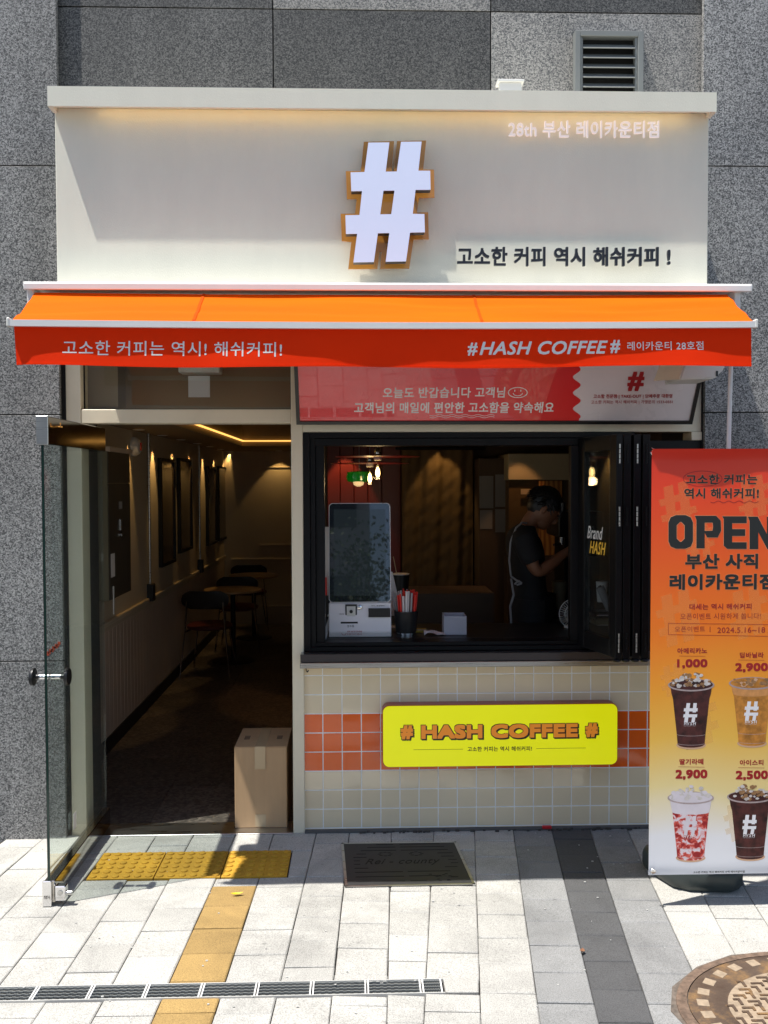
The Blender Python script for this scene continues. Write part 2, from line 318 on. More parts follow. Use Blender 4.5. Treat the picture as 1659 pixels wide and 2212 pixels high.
# ------------------------------------------------------------------ object helpers
def finish(o, parent, world):
    COL.objects.link(o)
    if parent is not None:
        o.parent = parent
    return o
def rootloc(p):
    v = Vector((0, 0, 0))
    while p is not None: v += p.location; p = p.parent
    return v
class MB:
    def __init__(s): s.v = []; s.f = []
    def add(s, vs, fs):
        k = len(s.v); s.v += [tuple(p) for p in vs]; s.f += [tuple(i + k for i in f) for f in fs]; return s
    def box(s, x0, x1, y0, y1, z0, z1, mtx=None):
        vs = [(x, y, z) for z in (z0, z1) for y in (y0, y1) for x in (x0, x1)]
        if mtx is not None: vs = [mtx @ Vector(p) for p in vs]
        return s.add(vs, [(0, 2, 3, 1), (4, 5, 7, 6), (0, 1, 5, 4), (2, 6, 7, 3), (0, 4, 6, 2), (1, 3, 7, 5)])
    def cyl(s, p0, p1, r, n=12, r1=None, cap=True):
        p0, p1 = Vector(p0), Vector(p1); d = (p1 - p0).normalized(); r1 = r if r1 is None else r1
        a = d.cross(Vector((0, 0, 1)) if abs(d.z) < .9 else Vector((1, 0, 0))).normalized(); b = d.cross(a)
        vs = []
        for p, q in ((p0, r), (p1, r1)):
            for i in range(n):
                t = 2 * math.pi * i / n; vs.append(p + a * (q * math.cos(t)) + b * (q * math.sin(t)))
        fs = [(i, (i + 1) % n, n + (i + 1) % n, n + i) for i in range(n)]
        if cap: fs += [tuple(range(n))[::-1], tuple(range(n, 2 * n))]
        return s.add(vs, fs)
    def tube(s, pts, r, n=8):
        for a, b in zip(pts, pts[1:]): s.cyl(a, b, r, n)
        return s
    def lathe(s, c, prof, n=20, axis='z', sx=1., sy=1.):
        vs = []
        for (r, h) in prof:
            for i in range(n):
                t = 2 * math.pi * i / n; x, y = r * math.cos(t) * sx, r * math.sin(t) * sy
                if axis == 'z': vs.append((c[0] + x, c[1] + y, c[2] + h))
                elif axis == 'y': vs.append((c[0] + x, c[1] + h, c[2] + y))
                else: vs.append((c[0] + h, c[1] + x, c[2] + y))
        fs = []
        for k in range(len(prof) - 1):
            for i in range(n):
                j = (i + 1) % n; fs.append((k * n + i, k * n + j, (k + 1) * n + j, (k + 1) * n + i))
        m = len(prof)
        fs += [tuple(range(n))[::-1], tuple(range((m - 1) * n, m * n))]
        return s.add(vs, fs)
    def loft(s, rings, n=24):                         # rings: (centre, axis direction, half width across, half width sideways)
        vs = []
        for c, d, rx, ry in rings:
            c, d = Vector(c), Vector(d).normalized(); b2 = Vector((0, 1, 0)); a2 = b2.cross(d).normalized(); b2 = d.cross(a2)
            for i in range(n):
                t = 2 * math.pi * i / n; vs.append(c + a2 * (rx * math.cos(t)) + b2 * (ry * math.sin(t)))
        m = len(rings); fs = [(k * n + i, k * n + (i + 1) % n, (k + 1) * n + (i + 1) % n, (k + 1) * n + i) for k in range(m - 1) for i in range(n)]
        return s.add(vs, fs + [tuple(range(n))[::-1], tuple(range((m - 1) * n, m * n))])
    def prism(s, poly, y0, y1):                       # poly in x,z ; extruded along y
        n = len(poly); vs = [(x, y0, z) for x, z in poly] + [(x, y1, z) for x, z in poly]
        fs = [tuple(range(n)), tuple(range(n, 2 * n))[::-1]] + [(i, n + i, n + (i + 1) % n, (i + 1) % n) for i in range(n)]
        return s.add(vs, fs)
    def sheet(s, fn, nu, nv, t):                      # fn(a,b)->point ; given thickness vector t
        t = Vector(t); vs = []
        for L in (0, 1):
            for j in range(nv + 1):
                for i in range(nu + 1): vs.append(Vector(fn(i / nu, j / nv)) + t * L)
        m = (nu + 1) * (nv + 1); q = lambda i, j, L: L * m + j * (nu + 1) + i; fs = []
        for j in range(nv):
            for i in range(nu):
                fs.append((q(i, j, 0), q(i + 1, j, 0), q(i + 1, j + 1, 0), q(i, j + 1, 0)))
                fs.append((q(i, j, 1), q(i, j + 1, 1), q(i + 1, j + 1, 1), q(i + 1, j, 1)))
        for i in range(nu):
            fs.append((q(i, 0, 0), q(i, 0, 1), q(i + 1, 0, 1), q(i + 1, 0, 0))); fs.append((q(i, nv, 0), q(i + 1, nv, 0), q(i + 1, nv, 1), q(i, nv, 1)))
        for j in range(nv):
            fs.append((q(0, j, 0), q(0, j + 1, 0), q(0, j + 1, 1), q(0, j, 1))); fs.append((q(nu, j, 0), q(nu, j, 1), q(nu, j + 1, 1), q(nu, j + 1, 0)))
        return s.add(vs, fs)
    def mesh(s, name, m=None, bevel=0., smooth=False, off=Vector((0, 0, 0)), seg=1, fixn=True):
        me = bpy.data.meshes.new(name); me.from_pydata([tuple(Vector(p) - off) for p in s.v], [], s.f)
        bm = bmesh.new(); bm.from_mesh(me)
        if fixn: bmesh.ops.recalc_face_normals(bm, faces=bm.faces)
        if bevel > 0:
            bmesh.ops.bevel(bm, geom=[e for e in bm.edges if len(e.link_faces) == 2 and e.calc_face_angle(0) > .5], offset=bevel, segments=seg, affect='EDGES', clamp_overlap=True)
        if smooth:
            for f in bm.faces: f.smooth = True
            for e in bm.edges:
                if len(e.link_faces) == 2 and e.calc_face_angle(0) > R(38): e.smooth = False
        bm.to_mesh(me); bm.free()
        if m is not None: me.materials.append(m)
        return me
    def build(s, name, m, parent=None, bevel=0., smooth=False, seg=1, label=None, fixn=True):
        off = rootloc(parent)
        me = s.mesh(name, m, bevel, smooth, off, seg, fixn)
        o = bpy.data.objects.new(name, me); finish(o, parent, True)
        if label: o['label'] = label
        return o
def thing(name, label, cat, loc=(0, 0, 0), group=None):
    o = bpy.data.objects.new(name, None); o.empty_display_size = .1; COL.objects.link(o); o.location = loc
    o['label'] = label; o['category'] = cat
    if group: o['group'] = group
    return o
def tag(o, label=None, cat=None, group=None, kind=None):
    for k, v in (('label', label), ('category', cat), ('group', group), ('kind', kind)):
        if v: o[k] = v
    return o
def struct(name, b, m, **kw): return tag(b.build(name, m, **kw), kind='structure')
def bx(x0, x1, y0, y1, z0, z1): return MB().box(x0, x1, y0, y1, z0, z1)
def copy_tree(o, parent=None, loc=None):
    c = o.copy(); COL.objects.link(c); c.parent = parent
    if loc is not None: c.location = loc
    for ch in list(o.children): copy_tree(ch, c)
    return c

# ---- lettering: real thin letters, fitted to a rectangle of the plane they sit on
_tc = {}
def text_raw(s, offset=0., shear=0., res=3):
    key = (s, offset, shear)
    if key in _tc: return _tc[key]
    c = bpy.data.curves.new('lettering', 'FONT'); c.body = s; c.size = 1; c.offset = offset; c.shear = shear
    c.resolution_u = res; c.extrude = .1; c.space_character = 1.06; o = bpy.data.objects.new('lettering', c); COL.objects.link(o)
    bpy.context.view_layer.update()
    me = bpy.data.meshes.new_from_object(o.evaluated_get(bpy.context.evaluated_depsgraph_get()))
    vs = [v.co.copy() for v in me.vertices]; fs = [tuple(p.vertices) for p in me.polygons]
    bpy.data.objects.remove(o); bpy.data.curves.remove(c); bpy.data.meshes.remove(me)
    x0 = min(v.x for v in vs); x1 = max(v.x for v in vs); y0 = min(v.y for v in vs); y1 = max(v.y for v in vs)
    out = ([((v.x - x0) / (x1 - x0), (v.y - y0) / (y1 - y0), 1. if v.z > 0 else 0.) for v in vs], fs)
    _tc[key] = out; return out
_tid = [0]
def letter(parent, s, bl, br, tl, m, thick=.002, nrm=(0, -1, 0), offset=0., shear=0., name='lettering', gap=.0006, warp=None):
    """bl, br, tl = world points of the bottom-left, bottom-right and top-left corners of the words"""
    vs, fs = text_raw(s, 0., shear); bl, br, tl, nrm = Vector(bl), Vector(br), Vector(tl), Vector(nrm).normalized()
    ex = (br - bl).normalized(); ez = (tl - bl).normalized(); hgt = (tl - bl).length; rad = offset * hgt
    dirs = [(0, 0)]
    if rad > 0: dirs = [(1, 1), (-1, 1), (-1, -1), (1, -1)] + ([(1, 0), (0, 1), (-1, 0), (0, -1)] if offset >= .03 else [])
    b = MB(); bl2 = bl + ex * rad + ez * rad; br2 = br - ex * rad + ez * rad; tl2 = tl + ex * rad - ez * rad
    for k, (cx_, cz_) in enumerate(dirs):
        out = []
        for x, y, z in vs:
            p = bl2 + (br2 - bl2) * x + (tl2 - bl2) * y + (ex * cx_ + ez * cz_) * rad + nrm * (gap + thick * z + .00002 * k)
            if warp: p = warp(p)
            out.append(p)
        b.add(out, fs)
    return b.build(name, m, parent, fixn=False)
def letterY(parent, s, u0, v0, u1, v1, y, m, dv=0., **kw):      # rectangle given by its picture corners on plane Y=y
    a = W(u0, v1, y); b = W(u1, v1 + dv, y); c = W(u0, v0, y)
    return letter(parent, s, (a[0], y, a[1]), (b[0], y, b[1]), (c[0], y, c[1]), m, **kw)

# =================================================================== THE GROUND
struct('ground', MB().add([(-150, -150, -.06), (150, -150, -.06), (150, 150, -.06), (-150, 150, -.06)], [(0, 1, 2, 3)]), M['far_paving'])
struct('road', MB().box(-60, 60, -17, -9, -.058, -.05), M['asphalt'])
side = struct('sidewalk', MB().box(-12, 12, -8.9, 0.10, -.055, -.014), M['sand'])
kerb = struct('kerb', bx(-60, 60, -9.0, -8.9, -.055, .0), M['far_paving'], bevel=.01)
# paver column boundaries: (x at picture row 1936.6, x at picture row 2124)
LB = [(-300, -790), (-105, -540), (95, -270), (300, 1), (500, 250), (690, 485), (897, 728), (1093, 970), (1300, 1209), (1480, 1440), (1684, 1675), (1859, 1839), (2059, 2072), (2257, 2310), (2454, 2546), (2644, 2768), (2844, 3017), (3040, 3246), (3240, 3480), (3440, 3715)]
YA, YB = G(800, 1936.6)[1], G(800, 2124)[1]
def bound(k, y):
    a = G(LB[k][0] / 2, 1936.6); b = G(LB[k][1] / 2, 2124); t = (y - a[1]) / (b[1] - a[1]); return a[0] + (b[0] - a[0]) * t
DR0, DR1 = -1.478, -1.572      # drain channel
def paver(x0a, x1a, ya0, x0b, x1b, yb0, m, ta=0, tb=0, name='paver', dz=None):
    """quad: far edge (x0a..x1a at ya0), near edge (x0b..x1b at yb0); ta,tb = skew of the edges"""
    g = .0012 + random.uniform(0, .0014) + (.0015 if random.random() < .12 else 0); ch = random.uniform(.003, .005); z = random.uniform(-.003, .0005) if dz is None else dz
    tl = [random.uniform(-.0012, .0012) for _ in range(4)]
    far0 = (x0a + g, ya0 - g); far1 = (x1a - g, ya0 - g - ta); n1 = (x1b - g, yb0 + g - tb); n0 = (x0b + g, yb0 + g)
    out = [far0, far1, n1, n0]; cx = sum(p[0] for p in out) / 4; cy = sum(p[1] for p in out) / 4
    def ins(p): dx, dy = cx - p[0], cy - p[1]; return (p[0] + math.copysign(min(ch, abs(dx)), dx), p[1] + math.copysign(min(ch, abs(dy)), dy))
    inn = [ins(p) for p in out]
    vs = [(p[0], p[1], -.045) for p in out] + [(p[0], p[1], z - ch * .8 + t) for p, t in zip(out, tl)] + [(p[0], p[1], z + t) for p, t in zip(inn, tl)]
    fs = [(8, 9, 10, 11)]
    for i in range(4):
        j = (i + 1) % 4; fs += [(i, j, 4 + j, 4 + i), (4 + i, 4 + j, 8 + j, 8 + i)]
    return MB().add(vs, fs).build(name, m, side)
cols = len(LB) - 1
phase = {}
for k in range(cols):
    if k == 6: mt = 'pv_yellow'
    elif k in (13, 15): mt = 'pv_grey'
    elif k == 14: mt = 'pv_dark'
    else: mt = 'pv_white'
    # LB index 13 = 2257 (left edge grey) .. 14 = dark .. 15 = grey
    if k == 12: mt = 'pv_white'
    off = {6: -.26, 14: -.165}.get(k, (-.06 if k % 2 else -.16) + random.uniform(-.03, .03))
    ys = [0.02]; y = off
    while y > -2.3: ys.append(y); y -= .2
    ys.append(y)
    skew = 0 if k < 9 else .05 * (bound(k + 1, -1) - bound(k, -1)) / .2 * .25
    segs = []
    for a, b in zip(ys, ys[1:]):
        if k <= 11:
            lim = [(a, b)]
            if b < DR0 < a: lim = [(a, DR0), (DR1, b)] if b < DR1 else [(a, DR0)]
            elif b < DR1 < a: lim = [(DR1, b)]
            elif a <= DR0 and b >= DR1: lim = []
            segs += [q for q in lim if q[0] - q[1] > .015]
        else: segs.append((a, b))
    for a, b in segs:
        if k in (2, 3, 4, 5, 6, 7) and False: pass
        m = M[mt]
        if mt == 'pv_yellow' and a > -.5: m = M['pv_white']
        xa0, xa1, xb0, xb1 = bound(k, a), bound(k + 1, a), bound(k, b), bound(k + 1, b)
        if xa1 < -2.9 or xa0 > 2.9: continue
        cxm, cym = (xa0 + xa1) / 2, (a + b) / 2
        # keep clear of the tactile strip and the service covers
        TL, TRt, TF, TN = -1.257, -.3255, -.265, -.575
        if xa0 < TRt - .01 and xa1 > TL + .01 and a > TN and b < TF:
            if a > TF + .02: paver(xa0, xa1, a, bound(k, TF), bound(k + 1, TF), TF, m)
            if b < TN - .02: paver(bound(k, TN), bound(k + 1, TN), TN, xb0, xb1, b, m)
            a3, b3 = min(a, TF), max(b, TN)
            if xa1 > TRt + .02 and a3 - b3 > .02: paver(TRt, bound(k + 1, a3), a3, TRt, bound(k + 1, b3), b3, m)
            if xa0 < TL - .02 and a3 - b3 > .02: paver(bound(k, a3), TL, a3, bound(k, b3), TL, b3, m)
            continue
        if (cxm - 1.62) ** 2 + (cym + 1.76) ** 2 < .36 ** 2: continue
        paver(xa0, xa1, a, xb0, xb1, b, m, skew, skew)
paver(.309, bound(12, DR0), DR0, .309, bound(12, DR1), DR1, M['pv_white'])
# three tactile pavers with domes
tw = .309
for i in range(3):
    x0 = -1.255 + i * tw; b = MB().box(x0 + .003, x0 + tw - .003, -.572, -.268, -.04, .001)
    for r_ in range(6):
        for c_ in range(6):
            cx, cy = x0 + tw * (c_ + .5) / 6, -.268 - .304 * (r_ + .5) / 6
            b.lathe((cx, cy, .0), [(.0180, 0), (.0165, .006), (.012, .0085), (.004, .0092)], 10)
    b.build('tactile_paver', M['pv_tactile'], side, smooth=True)
# channel drain: nine grate sections and the end
dr = thing('channel_drain', 'narrow galvanised slot drain across the pavement, left of the round manhole cover', 'drain', (-.6, -1.525, 0))
xs = -2.35 + .0; k = 0
while xs < .30:
    x1 = min(xs + .196, .305); b = MB()
    for j in range(5):
        yy = DR0 - .008 - j * .0195
        n = 14
        for q in range(n):                    # slightly rippled bars
            xa, xb = xs + .006 + (x1 - xs - .012) * q / n, xs + .006 + (x1 - xs - .012) * (q + 1) / n
            o = .0013 if q % 2 else -.0013
            b.box(xa, xb, yy - .0019 + o, yy + .0019 + o, -.007, -.001)
    for q in (xs + .001, x1 - .007): bx(q, q + .005, DR1 + .003, DR0 - .003, -.012, .001).build('cross_bar', M['white_metal'], dr)
    b.build('grate', M['grey_metal'], dr); xs += .1985; k += 1
MB().box(-2.4, .31, DR0 - .003, DR0 + .001, -.03, .0015).box(-2.4, .31, DR1 - .001, DR1 + .003, -.03, .0015).build('channel_edge', M['far_paving'], dr)
bx(-2.4, .31, DR1 + .003, DR0 - .003, -.0138, -.0132).build('channel_bed', M['dark_hole'], dr)
# square service cover
pc = thing('service_cover', 'dark square steel cover plate lettered Rei - county in the pavement before the tiled wall', 'cover', (.22, -.45, 0))
c4 = [(-.084, -.195), (.497, -.198), (.532, -.695), (-.059, -.702)]
def flat(poly, z0, z1):
    n = len(poly); return MB().add([(x, y, z0) for x, y in poly] + [(x, y, z1) for x, y in poly], [tuple(range(n))[::-1], tuple(range(n, 2 * n))] + [(i, (i + 1) % n, n + (i + 1) % n, n + i) for i in range(n)])
flat(c4, -.01, .0045).build('plate', M['plate'], pc, bevel=.001)
def cinner(s, t): # bilinear on cover
    a = Vector(c4[3]).lerp(Vector(c4[2]), s); b_ = Vector(c4[0]).lerp(Vector(c4[1]), s); p = a.lerp(b_, t); return p
fr = MB()
for (a, b_) in ((0, 1), (1, 2), (2, 3), (3, 0)):
    p, q = Vector(c4[a]), Vector(c4[b_]); d = (q - p).normalized(); n_ = Vector((d.y, -d.x)) * -.012
    fr.add([(p.x, p.y, -.01), (q.x, q.y, -.01), ((q - n_).x, (q - n_).y, -.01), ((p - n_).x, (p - n_).y, -.01), (p.x, p.y, .0052), (q.x, q.y, .0052), ((q - n_).x, (q - n_).y, .0052), ((p - n_).x, (p - n_).y, .0052)],
           [(0, 1, 2, 3), (4, 5, 6, 7), (0, 1, 5, 4), (1, 2, 6, 5), (2, 3, 7, 6), (3, 0, 4, 7)])
fr.build('rim', M['steel'], pc)
sl_ = MB()
def slot(s0, s1, t):
    a, b_ = cinner(s0, t), cinner(s1, t); sl_.box(a.x, b_.x, (a.y + b_.y) / 2 - .0025, (a.y + b_.y) / 2 + .0025, .0046, .0052)
for t, rows in ((.95, [(.30, .45), (.5, .85)]), (.88, [(.22, .46), (.5, .88)]), (.80, [(.16, .46), (.5, .90)]), (.72, [(.12, .20), (.80, .93)]), (.64, [(.09, .20), (.82, .93)]), (.56, [(.09, .14), (.87, .94)]), (.48, [(.09, .14), (.88, .94)]),
                (.39, [(.09, .20), (.82, .92)]), (.30, [(.09, .47), (.51, .85)]), (.20, [(.09, .47), (.51, .76)]), (.10, [(.09, .47), (.51, .64)])):
    for r_ in rows: slot(r_[0], r_[1], t)
for s, t in ((.36, .71), (.62, .71)):
    c = cinner(s, t)
    for q in range(8):
        a0 = q * math.pi / 4; sl_.box(c.x + .028 * math.cos(a0) - .008, c.x + .028 * math.cos(a0) + .008, c.y + .022 * math.sin(a0) - .0022, c.y + .022 * math.sin(a0) + .0022, .0046, .0052)
random.seed(3)
for q in range(14):
    c = cinner(.80 + random.uniform(-.12, .08), .16 + random.uniform(-.08, .10)); sl_.box(c.x - .007, c.x + .007, c.y - .0025, c.y + .0025, .0046, .0052)
sl_.build('slot', M['plate_cut'], pc)
a, b_, c = cinner(.18, .44), cinner(.80, .44), cinner(.18, .60)
letter(pc, 'Rei - county', (a.x, a.y, .0046), (b_.x, b_.y, .0046), (c.x, c.y, .0046), M['plate_cut'], thick=.0006, nrm=(0, 0, 1), shear=.5, gap=0)
# round manhole
mh = thing('manhole_cover', 'round rusty cast iron manhole cover in the pavement at the bottom right', 'manhole', (1.62, -1.76, 0))
RC = (1.62, -1.76)
oct_ = [(RC[0] + (.540 + .012 * math.sin(5 * t)) * math.cos(t), RC[1] + (.428 + .01 * math.cos(3 * t)) * math.sin(t)) for t in [2 * math.pi * (i + .2) / 17 for i in range(17)]]
flat(oct_, -.02, .004).build('mortar_collar', mat('dirty_mortar', (.13, .105, .085), .95, var=.6, vs=30, bump=.8, bs=90), mh, bevel=.003)
MB().lathe((RC[0], RC[1], .0), [(.522, .0), (.520, .0095), (.484, .0105), (.484, .0)], 64, sy=.80).build('frame', M['rust'], mh)
MB().lathe((RC[0], RC[1], .0), [(.480, .0), (.480, .010), (.475, .012), (.36, .012), (.355, .009), (.16, .009), (.155, .0125), (.02, .0125)], 64, sy=.80).build('lid', M['iron'], mh, smooth=True)
stm = MB().box(-.020, .020, -.020, .020, 0, .0028).mesh('stud', M['iron_pale'], bevel=.0008)
for i in range(30):
    t = 2 * math.pi * i / 30; o = bpy.data.objects.new('stud', stm); COL.objects.link(o); o.parent = mh
    o.location = (.43 * math.cos(t), .43 * .8 * math.sin(t), .0112); o.rotation_euler = (0, 0, t)
MB().lathe((RC[0], RC[1], .0), [(.345, .0085), (.345, .0096), (.165, .0096), (.165, .0085)], 64, sy=.80).build('relief_ring', M['iron_pale'], mh)
hb = MB(); random.seed(5)
for i in range(-7, 8):
    for j in range(-6, 7):
        x, y = RC[0] + i * .048 + (j % 2) * .012, RC[1] + j * .038; rr = math.hypot((x - RC[0]), (y - RC[1]) / .8)
        if .175 < rr < .335:
            if (i + j) % 2: hb.box(x - .021, x + .021, y - .0045, y + .0045, .0088, .0135); hb.box(x + .012, x + .021, y - .018, y - .0045, .0088, .0135)
            else: hb.box(x - .005, x + .005, y - .019, y + .019, .0088, .0135); hb.box(x - .019, x - .005, y + .010, y + .019, .0088, .0135)
tag(hb.build('tread_pattern', M['iron'], mh), kind='stuff')

# =================================================================== GRANITE BUILDING
gb = thing('granite_building', 'grey speckled granite wall of the building round the small shop', 'building', (0, 0, 0))
GY = -.07
def panel(x0, x1, z0, z1, y, m, g=.003):
    return bx(x0 + g, x1 - g, y, y + .03, z0 + g, z1 - g).build('panel', m, gb, bevel=.0012)
MB().box(-6, -1.50, GY + .025, .60, -.05, 5.2).box(1.80, 6, GY + .025, .60, -.05, 5.2).box(-1.5, 1.8, .02, .60, 2.60, 5.2).build('wall', M['joint'], gb)
zl = [-.02, W(60, 1423)[1], W(60, 898)[1], W(60, 368)[1], 4.75, 5.2]
for a, b_ in zip(zl, zl[1:]):
    if a < 2.5: panel(-1.94 if False else -2.95, -1.497, a, b_, GY, M['gran_col'])
    else: panel(-2.95, W(123, 100, GY)[0], a, b_, GY, M['gran_col'])
    panel(-4.4, -2.95, a, b_, GY, M['gran_col'])
zr = [-.02, W(1600, 1423)[1], W(1580, 893)[1], W(1580, 369)[1], 4.75, 5.2]
for a, b_ in zip(zr, zr[1:]):
    panel(1.80 if a < 2.5 else W(1519, 100, GY)[0], 3.1, a, b_, GY, M['gran_col']); panel(3.1, 4.5, a, b_, GY, M['gran_col'])
xl, xa, xb, xr = W(123, 100, -.02)[0] - .06, W(590, 100, -.02)[0], W(1060, 100, -.02)[0], W(1519, 100, -.02)[0] + .05
zt = W(600, 20, -.02)[1]
for x0, x1, lo, hi in ((xl, xa, 'gran_dark', 'gran_dark'), (xa, xb, 'gran_dark', 'gran_lite'), (xb, xr, 'gran_lite', 'gran_dark')):
    panel(x0, x1, 2.62, zt, -.022, M[lo]); panel(x0, x1, zt, 5.2, -.022, M[hi])
# orange marker scribble on the granite, seen through the open door
gz = MB(); q0 = W(110, 1405, GY)
for i in range(9):
    x = W(104 + i * 3, 1412 - i * 2.6, GY); gz.box(x[0] - .008, x[0] + .006, GY - .0018, GY - .0006, x[1] - .010 + (i % 3) * .003, x[1] + .012 - (i % 2) * .006)
gz.build('marker_scribble', M['graffiti'], gb)
# ventilation louver
lx0, lz1 = W(1241, 68, -.06); lx1, _ = W(1389, 68, -.06)
lv = thing('vent_louver', 'grey metal ventilation louver on the granite wall above the shop canopy', 'vent', ((lx0 + lx1) / 2, -.03, 3.8))
LV0 = 3.40
t_ = .028
MB().box(lx0, lx0 + t_, -.075, -.024, LV0, lz1).box(lx1 - t_, lx1, -.075, -.024, LV0, lz1).box(lx0 + t_, lx1 - t_, -.075, -.024, lz1 - t_, lz1).build('frame', M['grey_metal'], lv, bevel=.002)
bx(lx0 + t_, lx1 - t_, -.030, -.0245, LV0, lz1 - t_).build('cavity', M['dark_hole'], lv)
for xx in (lx0 + t_, lx1 - t_ - .014): bx(xx, xx + .014, -.066, -.031, LV0, lz1 - t_).build('jamb', M['grey_metal'], lv, bevel=.001)
z = lz1 - t_ - .042
me = MB().box(0, lx1 - lx0 - 2 * t_ - .03, -.0018, .0018, -.028, .028).mesh('slat', M['grey_metal'])
while z > LV0:
    o = bpy.data.objects.new('slat', me); COL.objects.link(o); o.parent = lv; o.location = Vector((lx0 + t_ + .015, -.052, z)) - lv.location; o.rotation_euler = (R(-50), 0, 0); z -= .049
# =================================================================== CANOPY FASCIA
FY = -.55
fx0, fx1 = -1.352, 1.627; fz0 = 2.57; fz1 = 3.505; ft = 3.58
fa = thing('shop_fascia', 'cream rendered canopy box with projecting ledge over the shop front', 'canopy', (0, -.3, 2.57))
bx(fx0, fx1, FY, -.024, fz0, fz1 + .0115).build('fascia_box', M['cream'], fa, bevel=.003)
LX0, LX1 = -1.352, 1.622
lg = MB().box(LX0 - .006, LX1 + .010, FY - .080, FY - .066, fz1 - .012, ft).box(LX0 - .006, LX1 + .01, FY - .066, -.026, fz1 + .012, ft - .001)
lg.box(LX0 - .006, LX0 + .012, FY - .066, FY - .001, fz1 - .012, fz1 + .012).box(LX1 - .008, LX1 + .01, FY - .066, FY - .001, fz1 - .012, fz1 + .012)
lg.build('ledge', M['cream'], fa)
bx(LX0 + .20, LX1 - .10, FY - .060, FY - .050, fz1 + .004, fz1 + .0115).build('light_strip', M['led'], fa)
# small metal junction on the ledge
jx0, jz = W(1073, 176, -.45); jx1, _ = W(1130, 176, -.45)
jb = thing('conduit_box', 'small pale metal box lying on top of the canopy ledge', 'box', (jx0, -.45, ft))
bx(jx0 + .01, jx1 - .01, -.47, -.42, ft, jz - .012).build('body', M['white_metal'], jb, bevel=.002); bx(jx0, jx1, -.48, -.41, jz - .012, jz).build('lid', M['white_metal'], jb, bevel=.002)

# hash sign (channel letter + amber plate)
def hp(x, y): return ((1000 + x * .1929) / 1.3743, (400 + y * .1929) / 1.3743)
HF, HB, HG = FY - .135, FY - .085, FY - .045
def hpoly(pts, y): return [W(*hp(*p), y) for p in pts]
outer = [(485, 120), (808, 117), (752, 568), (922, 565), (988, 108), (1305, 105), (1255, 553), (1437, 553), (1443, 843), (1212, 845), (1168, 1217), (1347, 1220), (1355, 1497), (1127, 1502), (1065, 1945), (752, 1950), (808, 1510), (632, 1512), (570, 1955), (255, 1960), (313, 1520), (140, 1523), (132, 1238), (348, 1235), (388, 862), (222, 865), (212, 578), (425, 573)]
hole = [(718, 857), (888, 855), (837, 1222), (667, 1225)]
def holed(out, hol, y0, y1):      # out polygon with hole, extruded
    import mathutils
    tris = mathutils.geometry.tessellate_polygon([[Vector((x, z, 0)) for x, z in out], [Vector((x, z, 0)) for x, z in hol]])
    al = out + hol; n = len(al); b = MB(); vs = [(x, y0, z) for x, z in al] + [(x, y1, z) for x, z in al]
    fs = [tuple(t) for t in tris] + [tuple(i + n for i in t)[::-1] for t in tris]
    for lo, ln in ((0, len(out)), (len(out), len(hol))):
        for i in range(ln): a, b2 = lo + i, lo + (i + 1) % ln; fs.append((a, b2, n + b2, n + a))
    return b.add(vs, fs)
hs = thing('hash_sign', 'big lit white hash symbol on an amber plate, on the cream fascia', 'sign', (0, FY, 2.9))
o_, h_ = hpoly(outer, HF), hpoly(hole, HF)
holed(o_, h_, HF, HF + .006).build('face', M['hash_face'], hs)
holed(o_, h_, HF + .0062, HB).build('case', M['hash_side'], hs)
gpl = [(415, 108), (882, 97), (845, 560), (880, 560), (925, 97), (1375, 88), (1330, 535), (1495, 535), (1503, 965), (1265, 970), (1235, 1195), (1405, 1192), (1417, 1608), (1180, 1612), (1115, 2058), (665, 2060), (690, 1800), (655, 1800), (625, 2062), (175, 2068), (222, 1650), (75, 1635), (58, 1215), (280, 1213), (305, 985), (155, 990), (138, 560), (370, 560)]
MB().prism(hpoly(gpl, HG), HG, HG + .008).build('backing_plate', M['gold'], hs)
sp = MB()
for x, y in ((450, 700), (1100, 700), (400, 1380), (1050, 1380), (800, 1700)):
    p = W(*hp(x, y), HG); sp.cyl((p[0], FY, p[1]), (p[0], HB, p[1]), .008)
sp.build('spacer', M['black_metal'], hs)
# raised lettering
l1 = thing('branch_lettering', 'pale raised letters reading 28th and the branch name, at the top right of the fascia', 'sign', (1.0, FY, 3.4))
letterY(l1, '28th 부산 레이카운티점', 1098, 262, 1422, 298, FY - .022, M['grey_letters'], thick=.014, offset=.008, dv=1)
l2 = thing('slogan_lettering', 'black raised Korean slogan letters at the lower right of the fascia', 'sign', (.9, FY, 2.85))
letterY(l2, '고소한 커피 역시 해쉬커피 !', 987, 535, 1446, 576, FY - .042, M['black_print'], thick=.016, offset=.022)

# =================================================================== AWNING
AY = -.97
ax0, ax1 = W(27, 692, -.97)[0], W(1626, 692, -.97)[0]
aw = thing('awning', 'orange retractable shop awning with white cover and lettered valance', 'awning', (0, -.6, 2.6))
cz0 = W(800, 628, -.72)[1]; cz1 = W(800, 611, -.72)[1]
MB().prism([(-1.445, 0), (1.764, 0), (1.757, cz1 - cz0), (-1.438, cz1 - cz0)], 0, 0)
MB().box(-1.445, 1.764, -.725, FY - .001, cz0 + .012, cz1).box(-1.442, 1.761, -.728, -.715, cz0, cz1 - .006).build('cover', M['white_metal'], aw, bevel=.003)
MB().cyl((ax0 + .03, -.64, cz0 - .045), (ax1 - .03, -.64, cz0 - .045), .042, 20).build('roller', M['fabric_seam'], aw, smooth=True)
for xx in (-1.425, 1.705): bx(xx - .012, xx + .016, -.70, FY - .001, cz0 - .10, cz0 + .01).build('bracket', M['white_metal'], aw, bevel=.003)
tz = W(800, 634, -.695)[1]; bz = W(800, 692, AY)[1]
